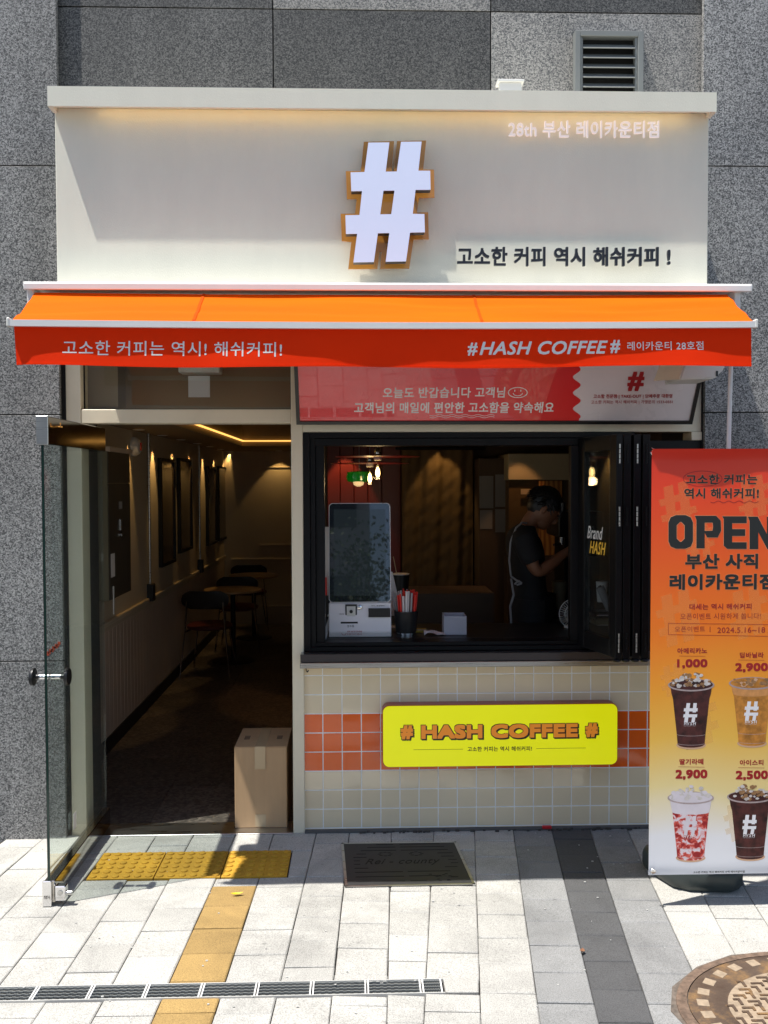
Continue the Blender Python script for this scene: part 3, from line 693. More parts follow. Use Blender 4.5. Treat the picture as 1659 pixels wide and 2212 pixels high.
def fab(a, b):
    x = ax0 + (ax1 - ax0) * a; y = -.695 + (AY + .695) * b; z = tz + (bz - tz) * b
    s = math.sin(math.pi * b); z -= s * (.003 + .003 * math.sin(9 * a + 1) + .003 * math.sin(23 * a + 2 * b)) ; z -= .008 * math.sin(math.pi * a)
    z += (.0022 * math.sin(14 * a + 7 * b) + .0018 * math.sin(31 * a - 5 * b + 1) + .0034 * math.sin(15 * b + 2.5 * math.sin(4.3 * a + .6)) + .0020 * math.sin(24 * b + 3 * math.sin(7 * a))) * s
    return (x, y, z)
MB().sheet(fab, 110, 26, (0, .0006, -.0012)).build('fabric', M['fabric'], aw, smooth=True)
for u in (432, 1030):
    s_ = (W(u, 660, -.8)[0] - ax0) / (ax1 - ax0)
    MB().sheet(lambda a, b: Vector(fab(s_ + (a - .5) * .004, b * .97)) + Vector((0, -.0012, .0018)), 1, 10, (0, 0, .0008)).build('seam', M['fabric_seam'], aw)
def sag(x): return -.008 * math.sin(math.pi * (x - ax0) / (ax1 - ax0))
bzb = bz - .028
MB().sheet(lambda a, b: (ax0 - .012 + (ax1 - ax0 + .024) * a, AY - .016 + 0 * b, bz - .002 - .026 * b + sag(ax0 + (ax1 - ax0) * a)), 40, 1, (0, .03, 0)).build('front_bar', M['white_metal'], aw)
for xx in (ax0 - .02, ax1 + .004): bx(xx, xx + .013, AY - .018, AY + .016, bz - .030, bz + .006).build('end_cap', M['white_plastic'], aw, bevel=.003)
vz = W(800, 789, AY)[1]
def wv(x, z):   # cloth waves of the valance
    t = max(0, min(1, (bz - .02 - z) / (bz - .02 - vz)))
    return (t ** 1.2) * (.005 * math.sin(3.1 * x + .5) + .0035 * math.sin(7.3 * x + 1.2) + .0015 * math.sin(17 * x)) - .004 * t
def val(a, b):
    x = ax0 + .004 + (ax1 - ax0 - .008) * a; z = (bz - .026) + (vz - bz + .026) * b + sag(x)
    z += b * .004 * math.sin(5 * x + 2)
    y = AY + .004 + wv(x, z)
    if a < .02: y += (.02 - a) * 1.2 * b
    return (x, y, z)
va = MB().sheet(val, 120, 10, (0, .0015, 0)).build('valance', M['valance'], aw, smooth=True)
MB().sheet(lambda a, b: Vector(val(a, .945 + b * .055)) + Vector((0, -.0018, -.001)), 120, 1, (0, .0012, 0)).build('hem', M['valance'], va)
def vwarp(p): return Vector((p.x, AY + .004 + wv(p.x, p.z) - .0002 + (p.y - AY), p.z))
def on_val(s, u0, v0, u1, v1, dv=0, **kw):
    a = W(u0, v1, AY); b = W(u1, v1 + dv, AY); c = W(u0, v0, AY)
    return letter(va, s, (a[0], AY, a[1]), (b[0], AY, b[1]), (c[0], AY, c[1]), M['white_print'], thick=.0002, gap=.0001, warp=vwarp, **kw)
on_val('고소한 커피는 역시! 해쉬커피!', 135, 735, 609, 767, 4, offset=.006)
on_val('#', 1010, 740, 1032, 768, 0, offset=.03, shear=.1); on_val('HASH COFFEE', 1036, 738, 1313, 767, -3, offset=.028, shear=.28); on_val('#', 1318, 734, 1340, 763, 0, offset=.03, shear=.1)
on_val('레이카운티 28호점', 1355, 738, 1519, 757, -1, offset=.008)
for s in (-1, 1):     # folding arms beneath the fabric
    xx = -1.2 if s < 0 else 1.45
    MB().tube([(xx, -.60, cz0 - .07), (xx - s * .30, -.74, bz - .03), (xx, AY + .03, bz - .02)], .014, 8).build('arm', M['white_metal'], aw, smooth=True)
cr = thing('awning_crank_rod', 'thin white crank rod hanging at the right end of the awning', 'rod', (1.57, -.8, 2.3))
p0 = W(1580, 780, -.80); p1 = W(1568, 985, -.80)
MB().cyl((p0[0], -.80, p0[1] + .12), (p1[0], -.80, p1[1] - .62), .0095, 12).build('rod', M['white_metal'], cr, smooth=True)
MB().cyl((p0[0], -.80, p0[1] + .12), (p0[0], -.80, p0[1] + .20), .006, 8).build('hook', M['steel'], cr)
# wall loudspeaker under the canopy
sk = thing('loudspeaker', 'pale wedge shaped loudspeaker hanging under the right end of the awning', 'speaker', (1.38, -.55, 2.36))
a, b_ = W(1468, 820, -.60), W(1560, 820, -.60)
poly = [(a[0], a[1]), (b_[0] - .035, b_[1] + .004), (b_[0] + .012, b_[1] + .05), (b_[0] + .018, b_[1] + .16), (a[0] + .05, a[1] + .16)]
MB().prism(poly, -.60, -.38).build('cabinet', M['white_plastic'], sk, bevel=.006, seg=2, smooth=True)
MB().add([(a[0] - .042, -.36, a[1] + .02), (a[0] - .002, -.592, a[1] + .002), (a[0] + .046, -.592, a[1] + .158), (a[0] + .008, -.36, a[1] + .158), (a[0] - .036, -.36, a[1] + .02), (a[0] + .004, -.592, a[1] + .002), (a[0] + .052, -.592, a[1] + .158), (a[0] + .014, -.36, a[1] + .158)],
         [(0, 1, 2, 3), (4, 5, 6, 7), (0, 1, 5, 4), (1, 2, 6, 5), (2, 3, 7, 6), (3, 0, 4, 7)]).build('grille', M['cream_trim'], sk)
c = W(1548, 807, -.60); bx(c[0] - .004, c[0] + .006, -.6025, -.5995, c[1] - .012, c[1] + .012).build('badge', M['black_plastic'], sk)
bx(a[0] + .08, a[0] + .12, -.52, -.47, a[1] + .155, 2.57).build('bracket', M['white_metal'], sk)

# =================================================================== SHOP FRONT FRAME
sf = thing('shop_front_frame', 'cream painted frame of the doorway and serving hatch with a glass transom', 'door frame', (-.88, 0, 0))
PX0, PX1, MX0, MX1 = -1.482, -1.406, -.336, -.276
bx(PX0, PX1, -.03, .10, -.01, 2.56).build('post', M['cream_trim'], sf, bevel=.003)
bx(MX0, MX1, -.03, .10, -.01, 2.56).build('post', M['cream_trim'], sf, bevel=.003)
bx(PX1, MX0, -.027, .09, 2.132, 2.203).build('header', M['cream_trim'], sf, bevel=.003)
bx(PX1, MX0, -.024, .09, 2.50, 2.56).build('top_rail', M['cream_trim'], sf)
bx(PX1 + .001, MX0 - .001, .03, .038, 2.204, 2.499).build('transom_pane', M['glass'], sf)
gk = MB().box(PX1, MX0, .022, .030, 2.203, 2.209).box(PX1, PX1 + .006, .022, .03, 2.209, 2.5).box(MX0 - .006, MX0, .022, .03, 2.209, 2.5); gk.build('gasket', M['black_metal'], sf)
bx(MX1, 1.80, -.027, .09, 2.085, 2.56).build('lintel', M['cream_trim'], sf, bevel=.002)
bx(1.745, 1.80, -.040, .09, 2.04, 2.084).build('corner_trim', M['cream_trim'], sf, bevel=.002)
bx(-1.50, PX0, -.015, .10, -.01, 2.56).build('jamb_gap', M['joint'], sf)
bx(-1.40, MX0, -.05, .12, -.012, .004).build('threshold', M['steel'], sf, bevel=.002)
bx(MX1, 1.8, -.045, -.004, -.01, .006).build('base_strip', M['backing'], sf)
# hanging sensor box behind the transom
se = thing('air_curtain', 'white box and hanging card behind the transom glass over the doorway', 'appliance', (-.9, .3, 2.45))
a, b_ = W(385, 805, .14), W(475, 805, .14); bx(a[0], b_[0], .14, .24, a[1], a[1] + .05).build('housing', M['white_plastic'], se, bevel=.006)
a, b_ = W(407, 858, .13), W(453, 812, .13); bx(a[0], b_[0], .13, .135, a[1], b_[1]).build('card', M['paper'], se)

# open glass door
gd = thing('glass_door', 'frameless glass door with steel rails standing open at the left of the doorway', 'door', (-1.335, .04, 0))
DX, DY0, DY1 = -1.335, .075, -.83
bx(DX - .006, DX + .006, DY1, DY0, .10, 1.995).build('pane', M['glass_green'], gd)
bx(DX - .0058, DX + .0058, DY1 - .0025, DY1 - .0005, .10, 1.995).build('pane_edge', M['glass_edge'], gd)
rl = bx(DX - .024, DX + .024, DY1 + .0, DY0, 1.992, 2.112).build('top_rail', M['mirror_steel'], gd, bevel=.003)
bx(DX - .025, DX + .025, DY1 - .006, DY1 - .0005, 1.990, 2.114).build('end_cap', M['steel'], rl, bevel=.002)
MB().tube([(DX + .024, DY1 + .10, 2.075), (DX + .045, DY1 + .10, 2.072), (DX + .046, DY1 + .10, 2.09)], .003).tube([(DX + .024, DY1 + .13, 2.075), (DX + .045, DY1 + .13, 2.072)], .003).build('hook', M['gold'], rl)
bt = bx(DX - .024, DX + .024, DY1 + .0, DY0, .012, .108).build('bottom_rail', M['mirror_steel'], gd, bevel=.003)
bx(DX - .026, DX + .012, DY1 - .014, DY1 - .0005, .0, .112).build('lock_block', M['chrome'], bt, bevel=.003)
bx(DX + .026, DX + .072, DY1 - .012, DY1 + .03, .022, .088).build('lock_case', M['chrome'], bt, bevel=.004)
MB().cyl((DX + .072, DY1, .055), (DX + .098, DY1, .055), .011, 12).cyl((DX + .050, DY1 - .0125, .06), (DX + .050, DY1 - .015, .06), .012, 14).build('lock_cylinder', M['steel'], bt, smooth=True)
letter(bt, '개방시', (DX - .020, DY1 - .0145, .035), (DX + .006, DY1 - .0145, .035), (DX - .020, DY1 - .0145, .050), M['ink'], thick=.0004)
hd = MB(); HZ, HY = .985, DY1 + .055
for s in (1, -1): hd.lathe((DX, HY, HZ), [(.0, s * .082), (.036, s * .082), (.0385, s * .078), (.0385, s * .068), (.012, s * .062), (.010, s * .006)], 24, axis='x')
hd.build('handle', M['black_plastic'], gd, smooth=True)
hd = MB()
for s in (1, -1): hd.cyl((DX + s * .006, HY, HZ), (DX + s * .058, HY, HZ), .0115, 14)
hd.build('handle_stem', M['chrome'], gd, smooth=True)
bx(DX + .0062, DX + .0068, -.50, -.455, .205, .28).build('sticker', M['paper'], gd)

# red and white menu board leaning out over the hatch
tilt = R(31); SO = Vector((0, -.12, 2.12)); SU = Vector((0, -math.sin(tilt), math.cos(tilt))); SN = Vector((0, -math.cos(tilt), -math.sin(tilt)))
def SP(u, v, d=0.):     # picture point on the sign plane
    r_ = ray(u, v); o = Vector((0, -D, H)); n = SN; q = SO + n * d
    t = (q - o).dot(n) / r_.dot(n); return o + r_ * t
sg = thing('menu_signboard', 'red and white glossy signboard with Korean greeting leaning out above the serving hatch', 'signboard', (.75, -.15, 2.13))
sxa, sxb = SP(640, 905).x, SP(1497, 905).x; shgt = .50
def sbox(x0, x1, h0, h1, d0, d1):
    vs = []
    for d in (d0, d1):
        for h in (h0, h1):
            for x in (x0, x1): vs.append(Vector((x, 0, 0)) + SO + SU * h + SN * d)
    return MB().add(vs, [(0, 2, 3, 1), (4, 5, 7, 6), (0, 1, 5, 4), (2, 6, 7, 3), (0, 4, 6, 2), (1, 3, 7, 5)])
fr = 0.018
sbox(sxa, sxb, 0, shgt, -.035, -.004).build('case', M['black_print_frame'], sg)
f_ = sbox(sxa, sxb, 0, fr, -.004, .006); g_ = sbox(sxa, sxa + fr, fr, shgt, -.004, .006); f_.add(g_.v, g_.f); g_ = sbox(sxb - fr, sxb, fr, shgt, -.004, .006); f_.add(g_.v, g_.f)
f_.build('frame', M['black_print_frame'], sg)
sbox(sxa + fr, sxb - fr, fr, shgt, -.004, -.002).build('white_panel', M['sign_white'], sg)
def hh(p): return (Vector(p) - SO).dot(SU)
edge = []
H0, H1 = fr, shgt
for i in range(61):
    v_ = 905 - i * 3.2; edge.append((1246 + 8.5 * math.cos((v_ - 832) / 34 * 2 * math.pi), v_))
pts = [Vector((sxa + fr, 0, 0)) + SO + SU * H0] ; pe = []
for u, v in edge:
    p = SP(u, v); h = hh(p)
    if H0 < h < H1: pe.append(Vector((p.x, 0, 0)) + SO + SU * h)
pe = [Vector((pe[0].x, 0, 0)) + SO + SU * H0] + pe + [Vector((pe[-1].x, 0, 0)) + SO + SU * H1]
loop = [pts[0]] + pe + [Vector((sxa + fr, 0, 0)) + SO + SU * H1]; n = len(loop)
MB().add([p - SN * .002 for p in loop] + [p - SN * .0008 for p in loop], [tuple(range(n))[::-1], tuple(range(n, 2 * n))] + [(i, (i + 1) % n, n + (i + 1) % n, n + i) for i in range(n)]).build('red_panel', M['sign_red'], sg)
def on_sign(s, u0, v0, u1, v1, m, dv=0, **kw):
    return letter(sg, s, SP(u0, v1), SP(u1, v1 + dv), SP(u0, v0), m, thick=.0005, nrm=SN, gap=-.0004, **kw)
on_sign('오늘도 반갑습니다 고객님', 827, 837, 1090, 860, M['sign_pale'], -1, offset=.02)
on_sign('고객님의 매일에 편안한 고소함을 약속해요', 765, 869, 1195, 893, M['sign_pale'], -1, offset=.02)
on_sign('#', 1355, 803, 1392, 845, M['sign_redlet'], offset=.045, shear=.12)
on_sign('고소함 전문점 | TAKE-OUT | 단체주문 대환영', 1282, 852, 1452, 862, M['sign_redlet'], -1, offset=.015)
on_sign('고소한 커피는 역시 해쉬커피 | 가맹문의 1533-0551', 1277, 865, 1453, 874, M['sign_redlet'], -1)
sm = MB()
def sline(pts, wd, d=.0002):
    for a, b in zip(pts, pts[1:]):
        A, B = SP(*a), SP(*b); t = (B - A).normalized(); n_ = t.cross(SN).normalized() * wd
        vs = [A - n_ + SN * d, B - n_ + SN * d, B + n_ + SN * d, A + n_ + SN * d]; vs += [p - SN * .0006 for p in vs]
        sm.add(vs, [(0, 1, 2, 3), (7, 6, 5, 4), (0, 1, 5, 4), (1, 2, 6, 5), (2, 3, 7, 6), (3, 0, 4, 7)])
sline([(1118.5 + 20.5 * math.cos(t * math.pi / 12), 848 + 11 * math.sin(t * math.pi / 12)) for t in range(25)], .0022)
sline([(1118.5 + 10 * math.cos(t * math.pi / 8), 849 + 6 * math.sin(t * math.pi / 8)) for t in range(9)], .002)
for q in (1112, 1125): sline([(q, 842), (q, 846)], .0026)
for off in (0, 4): sline([(928 + i * 4, 897 + off + 1.6 * math.sin(i * .9)) for i in range(36)], .0011)
sm.build('drawn_lines', M['sign_pale'], sg)

# =================================================================== SERVING HATCH
WX0, WX1, WZ0, WZ1 = -.275, 1.786, .949, 2.083
hw = thing('folding_window', 'black folding window frame of the serving hatch with its leaves stacked open at the right', 'window', (.75, 0, .95))
def part(x0, x1, y0, y1, z0, z1, nm, m='black_metal', bv=.002, p=None): return bx(x0, x1, y0, y1, z0, z1).build(nm, M[m], p or hw, bevel=bv)
part(WX0, WX0 + .035, -.03, .09, WZ0, WZ1, 'jamb'); part(WX0 + .036, WX0 + .062, -.015, .09, WZ0 + .02, WZ1 - .02, 'jamb'); part(WX0 + .063, -.167, .0, .09, WZ0 + .03, WZ1 - .03, 'jamb')
part(1.45, WX1 + .015, -.03, .09, WZ0, 2.039, 'jamb')
part(WX0 + .035, 1.45, -.03, .09, WZ1 - .028, WZ1, 'head_rail'); part(WX0 + .06, 1.45, -.01, .09, WZ1 - .067, WZ1 - .029, 'head_rail')
part(WX0 + .035, 1.45, -.03, .09, WZ0, WZ0 + .022, 'sill_rail'); part(WX0 + .06, 1.45, -.012, .09, WZ0 + .0225, WZ0 + .042, 'sill_rail')
a, b_ = W(1231, 1200)[0], W(1254, 1200)[0]; part(a, b_, -.02, .04, WZ0 + .043, WZ1 - .068, 'stile')
# leaves (inner edge at wall, outer edge swung out)
def leaf(p, q, z0, z1, sticker=False):
    p, q = Vector((p[0], p[1], 0)), Vector((q[0], q[1], 0)); d = (q - p); L = d.length; ang = math.atan2(d.y, d.x)
    mx = Matrix.Translation(p) @ Matrix.Rotation(ang, 4, 'Z'); t = .017; s = .062
    lf = MB().box(0, s, -t, t, z0, z1, mx).box(L - s, L, -t, t, z0, z1, mx).box(s, L - s, -t, t, z0, z0 + .085, mx).box(s, L - s, -t, t, z1 - .075, z1, mx).build('leaf', M['black_metal'], hw, bevel=.002)
    MB().box(s, L - s, -.004, .004, z0 + .085, z1 - .075, mx).build('pane', M['glass'], lf)
    b = MB()
    for zz in (z0 + .03, (z0 + z1) / 2 + .1, z1 - .14):
        for k in range(4): b.cyl(mx @ Vector((L + .002, 0, zz + k * .024)), mx @ Vector((L + .002, 0, zz + k * .024 + .021)), .0040, 10)
    b.build('hinge', M['steel'] if sticker else M['black_metal'], lf, smooth=True)
    MB().lathe(mx @ Vector((L - .02, 0, z0)), [(.016, -.018), (.022, -.012), (.012, .0)], 12).build('foot_bolt', M['black_plastic'], lf, smooth=True)
    return lf, mx, L
z0_, z1_ = WZ0 + .022, WZ1 - .030
lf, mx, L = leaf((1.173, -.028), (1.262, -.41), z0_, z1_, True)
leaf((1.335, -.02), (1.300, -.41), z0_, z1_); leaf((1.352, -.02), (1.348, -.41), z0_, z1_, True); leaf((1.42, -.02), (1.392, -.41), z0_, z1_)
def on_leaf(s, x0, x1, zz0, zz1, m, **kw):
    n_ = mx.to_3x3() @ Vector((0, -1, 0)); y = -.0045
    return letter(lf, s, mx @ Vector((x0, y, zz0)), mx @ Vector((x1, y, zz0)), mx @ Vector((x0, y, zz1)), m, thick=.0006, nrm=n_, **kw)
on_leaf('Brand', .075, .24, 1.535, 1.60, M['white_print'], shear=.35, offset=.01)
on_leaf('HASH', .10, .27, 1.46, 1.525, mat('yellow_print', (.75, .45, .05), .5, emit=(.8, .45, .05), es=.1), shear=.35, offset=.01)
# tiled wall below the hatch
tp = .1008; TX0 = W(656, 1600)[0]; TX1 = 1.80
cw = thing('tiled_counter_wall', 'low wall of cream glazed tiles with an orange band under the serving hatch', 'wall', (.75, 0, 0))
bx(TX0 - .004, TX1, -.0058, .12, -.01, .872).build('grout_bed', M['grout'], cw)
z_or_top = W(700, 1382.6 + .4737 * 335)[1]
rows = []; z = z_or_top + 2 * tp
rows.append((z + .0, min(.872, z + tp), 'c'))
for i in range(2): rows.append((z - tp, z, 'c')); z -= tp
for i in range(3): rows.append((z - tp, z, 'o')); z -= tp
while z > .01: rows.append((max(z - tp, -.004), z, 'c')); z -= tp
tcache = {}; random.seed(11)
for (za, zb, kd) in rows:
    i = 0
    while TX0 + i * tp < TX1 - .01:
        x0 = TX0 + i * tp; x1 = min(x0 + tp, TX1); w_, h_2 = x1 - x0 - .0052, zb - za - .0052
        key = (round(w_, 4), round(h_2, 4), kd)
        if key not in tcache: tcache[key] = MB().box(-w_ / 2, w_ / 2, -.006, 0, -h_2 / 2, h_2 / 2).mesh('tile', M['tile_cream' if kd == 'c' else 'tile_orange'], bevel=.0013)
        o = bpy.data.objects.new('tile', tcache[key]); COL.objects.link(o); o.parent = cw
        o.location = Vector(((x0 + x1) / 2, -.0012 + random.uniform(-.0004, .0002), (za + zb) / 2)) - cw.location
        o.rotation_euler = (random.uniform(-.011, .011), 0, random.uniform(-.011, .011)); i += 1
# steel counter shelf
cs = thing('counter_shelf', 'steel edged dark counter shelf under the serving hatch', 'shelf', (.75, -.1, .88))
bx(-.29, 1.80, -.10, .12, .905, .946).build('top', M['mirror_steel'] if False else mat('dark_polished_counter', (.05, .042, .042), .12, coat=.5), cs, bevel=.002)
bx(-.292, 1.80, -.112, .0, .876, .904).build('lip', M['steel'], cs, bevel=.002)
MB().tube([(-.265, -.03, .872), (-.265, -.03, .85), (-.258, -.04, .843), (-.252, -.04, .853)], .0025).build('hook', M['black_plastic'], cs)

# yellow lightbox
lb = thing('yellow_lightbox', 'lit yellow rounded lightbox reading HASH COFFEE on the tiled wall', 'sign', (.6, 0, .5))
BY = -.085
x0, z1 = W(826, 1524, BY); x1, z0 = W(1334, 1652, BY)
def rrect(x0, x1, z0, z1, r, n=6):
    out = []
    for cx, cz, a0 in ((x1 - r, z1 - r, 0), (x0 + r, z1 - r, 90), (x0 + r, z0 + r, 180), (x1 - r, z0 + r, 270)):
        for i in range(n + 1): t = R(a0 + 90 * i / n); out.append((cx + r * math.cos(t), cz + r * math.sin(t)))
    return out
MB().prism(rrect(x0, x1, z0, z1, .035), BY, -.009).build('case', M['box_red'], lb, smooth=True)
MB().prism(rrect(x0 + .003, x1 - .003, z0 + .003, z1 - .003, .033), BY - .004, BY - .0004).build('face', M['lit_yellow'], lb, bevel=.0015)
def on_lb(s, u0, v0, u1, v1, m, dv=0., y=BY - .0045, **kw): return letterY(lb, s, u0, v0, u1, v1, y, m, dv, thick=.0006, gap=.0002, **kw)
for s, ua, ub in (('#', 865, 893), ('HASH', 909, 1043), ('COFFEE', 1060, 1249), ('#', 1264, 1292)):
    d = -(ub - ua) * .012
    va_, vb_ = 1566 - (ua - 865) * .012, 1598 - (ua - 865) * .012
    on_lb(s, ua + 2, va_ + 2, ub + 2.5, vb_ + 2.5, M['p_black'], d, offset=.10)
    on_lb(s, ua - .5, va_ - .5, ub + .5, vb_ + .5, M['p_black'], d, y=BY - .0052, offset=.10)
    on_lb(s, ua + 1, va_ + 1, ub - 1, vb_ - 1, M['lit_orange'], d, y=BY - .0062, offset=.075)
on_lb('고소한 커피는 역시 해쉬커피!', 1010, 1613, 1149, 1623.5, M['p_black'], -1.5, offset=.02)
for ua, ub in ((893, 1000), (1158, 1265)):
    a, b_ = W(ua, 1619 - (ua - 893) * .010, BY), W(ub, 1619 - (ub - 893) * .010, BY)
    bx(a[0], b_[0], BY - .0052, BY - .0043, a[1] - .0008, a[1] + .0008).build('rule', M['p_black'], lb)

# =================================================================== THINGS ON THE COUNTER
KZ = .991
ct = thing('inner_counter', 'dark counter top just inside the serving hatch', 'counter', (.6, .35, .0))
bx(-.16, 1.75, .10, .62, .952, .990).build('top', M['black_plastic'], ct, bevel=.003); bx(-.14, 1.75, .13, .60, 0, .951).build('body', M['wall_dark'], ct)
kx0, kx1 = W(710, 1300, .15)[0], W(845, 1300, .15)[0]; kzt = W(780, 1088, .2)[1]; kzm = W(780, 1302, .17)[1]
ks = thing('order_kiosk', 'silver and black touch screen order kiosk at the left of the serving hatch', 'kiosk', ((kx0 + kx1) / 2, .3, KZ))
kc = (kx0 + kx1) / 2; kw = (kx1 - kx0) / 2
MB().add([(kc - kw, .15, KZ), (kc + kw, .15, KZ), (kc + kw, .42, KZ), (kc - kw, .42, KZ), (kc - kw, .135, KZ + .03), (kc + kw, .135, KZ + .03), (kc - kw, .165, kzm), (kc + kw, .165, kzm), (kc + kw, .40, kzm - .02), (kc - kw, .40, kzm - .02)],
         [(0, 1, 2, 3), (0, 1, 5, 4), (4, 5, 7, 6), (6, 7, 8, 9), (2, 3, 9, 8), (0, 4, 6, 9, 3), (1, 5, 7, 8, 2)]).build('base', M['kiosk'], ks, bevel=.004)
tl = R(9); Lh = (kzt - kzm) / math.cos(tl); mxk = Matrix.Translation((kc, .168, kzm + .002)) @ Matrix.Rotation(-tl, 4, 'X')
def kp(poly, y0, y1):
    b = MB().prism(poly, y0, y1); b.v = [tuple(mxk @ Vector(p)) for p in b.v]; return b
kp(rrect(-kw, kw, .0, Lh, .022), -.001, .035).build('screen_case', M['kiosk'], ks)
kp(rrect(-kw + .004, kw - .004, .003, Lh - .004, .020), -.0045, -.0012).build('screen_glass', M['screen'], ks)
kp([(-kw + .027, .035), (kw - .027, .035), (kw - .027, Lh - .035), (-kw + .027, Lh - .035)], -.0052, -.0046).build('display', M['screen_img'], ks)
def kf(u, v): # on the base front
    p = W(u, v, .152); return p
def kbox(u0, v0, u1, v1, nm, m, d=.006):
    a, b = W(u0, v1, .145), W(u1, v0, .145)
    zc = (a[1] + b[1]) / 2; y = .135 + (zc - KZ - .03) / (kzm - KZ - .03) * .03
    return bx(a[0], b[0], y - d, y + .004, a[1], b[1]).build(nm, M[m], ks, bevel=.001)
kbox(746, 1306, 771, 1336, 'scanner_frame', 'black_plastic', .004); kbox(749, 1310, 768, 1332, 'scanner_window', 'white_plastic', .0055)
c = W(758.5, 1321, .142); MB().cyl((c[0], .148, c[1]), (c[0], .135, c[1]), .009, 16).build('scanner_eye', M['black_plastic'], ks)
kbox(796, 1314, 843, 1333, 'card_slot', 'black_plastic', .016); kbox(736, 1343, 773, 1347, 'receipt_slot', 'black_plastic', .003)
c = W(777, 1312, .15); MB().lathe((c[0], .150, c[1]), [(.014, 0), (.012, -.006), (.004, -.009)], 16, axis='y').build('button', M['chrome'], ks, smooth=True)
def kt(s, u0, v0, u1, v1, m, **kw):
    zc = W(u0, (v0 + v1) / 2, .145)[1]; y = .135 + (zc - KZ - .03) / (kzm - KZ - .03) * .03
    return letterY(ks, s, u0, v0, u1, v1, y - .003, m, thick=.0006, **kw)
kt('CLOVA', 771, 1092, 781, 1095, M['white_print']) if False else None
kt('카드, 삼성페이', 802, 1307, 830, 1310, M['ink']); kt('바코드', 733, 1325, 744, 1328, M['ink']); kt('영수증', 750, 1350, 765, 1355, M['ink'])
kt('결제 완료 후 영수증을', 750, 1362, 782, 1366, M['sign_redlet']); kt('꼭 받아 가시기 바랍니다', 750, 1368, 782, 1372, M['sign_redlet'])
b = MB(); c = W(743, 1367, .14)
for k in range(12):
    t0, t1 = k * math.pi / 6, (k + 1) * math.pi / 6; b.tube([(c[0] + .012 * math.cos(t0), .1375, c[1] + .012 * math.sin(t0)), (c[0] + .012 * math.cos(t1), .1375, c[1] + .012 * math.sin(t1))], .0008, 5)
b.build('badge_ring', M['sign_redlet'], ks)
def straws(cx, cy, z, r, n, label, hh=.0, hgt=.13):
    t = thing('straw_holder', label, 'straw holder', (cx, cy, z))
    MB().lathe((cx, cy, z), [(r * .80, 0), (r * .80, .012), (r * .86, .014), (r, hgt), (r * .94, hgt), (r * .8, .03)], 28).build('bin', M['black_plastic'], t, smooth=True)
    MB().lathe((cx, cy, z), [(r * .83, 0), (r * .83, .012), (r * .80, .0125)], 28).build('base_ring', M['chrome'], t, smooth=True)
    for k in range(n):
        a = 2.4 * k; q = r * .82 * math.sqrt((k + .5) / n); px, py = cx + q * math.cos(a), cy + q * math.sin(a)
        ln = hgt + random.uniform(.075, .115); lean = .22
        m = random.choice(['straw_red', 'straw_white', 'straw_white', 'straw_grey', 'straw_red']) if px < cx + .4 * r else 'straw_red'
        MB().cyl((px * .85 + cx * .15, py * .85 + cy * .15, z + .03), (px + (px - cx) * lean, py + (py - cy) * lean, z + ln), .0055, 6).build('straw', M[m], t, smooth=True)
    return t
random.seed(2)
a = W(877, 1385, .24); straws(a[0], .24, KZ, .066, 44, 'round black holder full of red and white straws right of the kiosk')
a = W(698, 1300, .30); straws(a[0] + .02, .42, KZ + .08, .05, 16, 'partly hidden straw holder left of the kiosk, straws showing past its edge', hgt=.12)
a, b_ = W(959, 1388, .20), W(1008, 1331, .20)
nb = thing('napkin_box', 'white open topped plastic box on the counter', 'container', ((a[0] + b_[0]) / 2, .25, KZ))
MB().box(a[0], b_[0], .20, .205, KZ, b_[1]).box(a[0], b_[0], .31, .315, KZ, b_[1] + .004).box(a[0], a[0] + .005, .2052, .3098, KZ, b_[1] + .006).box(b_[0] - .005, b_[0], .2052, .3098, KZ, b_[1]).box(a[0] + .005, b_[0] - .005, .2052, .3098, KZ, KZ + .005).build('shell', mat('translucent_white_plastic', (.46, .46, .52), .5), nb, bevel=.0012)
a, b_ = W(902, 1388, .30), W(922, 1360, .30)
o = thing('yellow_carton', 'small yellow carton behind the straw holder', 'box', (a[0], .3, KZ)); bx(a[0] - .03, b_[0], .28, .36, KZ, b_[1]).build('carton_body', mat('yellow_card', (.42, .28, .03), .6), o, bevel=.002); bx(a[0] - .031, b_[0] + .001, .279, .30, b_[1], b_[1] + .003).build('flap', M['tape'], o)
# crumpled tissue
a = W(935, 1386, .22); b = MB(); random.seed(4)
def cr_(s, t): return (a[0] - .05 + .12 * s, .18 + .07 * t, KZ + .003 + .020 * abs(math.sin(5 * s + 3 * t)) * (1 - s) + .008 * random.random() * (0 if s in (0, 1) or t in (0, 1) else 1))
b.sheet(cr_, 12, 7, (0, 0, .001)); tag(b.build('crumpled_tissue', mat('pinkish_tissue', (.62, .52, .50), .8), smooth=True), 'crumpled pale tissue lying on the counter beside the white box', 'tissue')
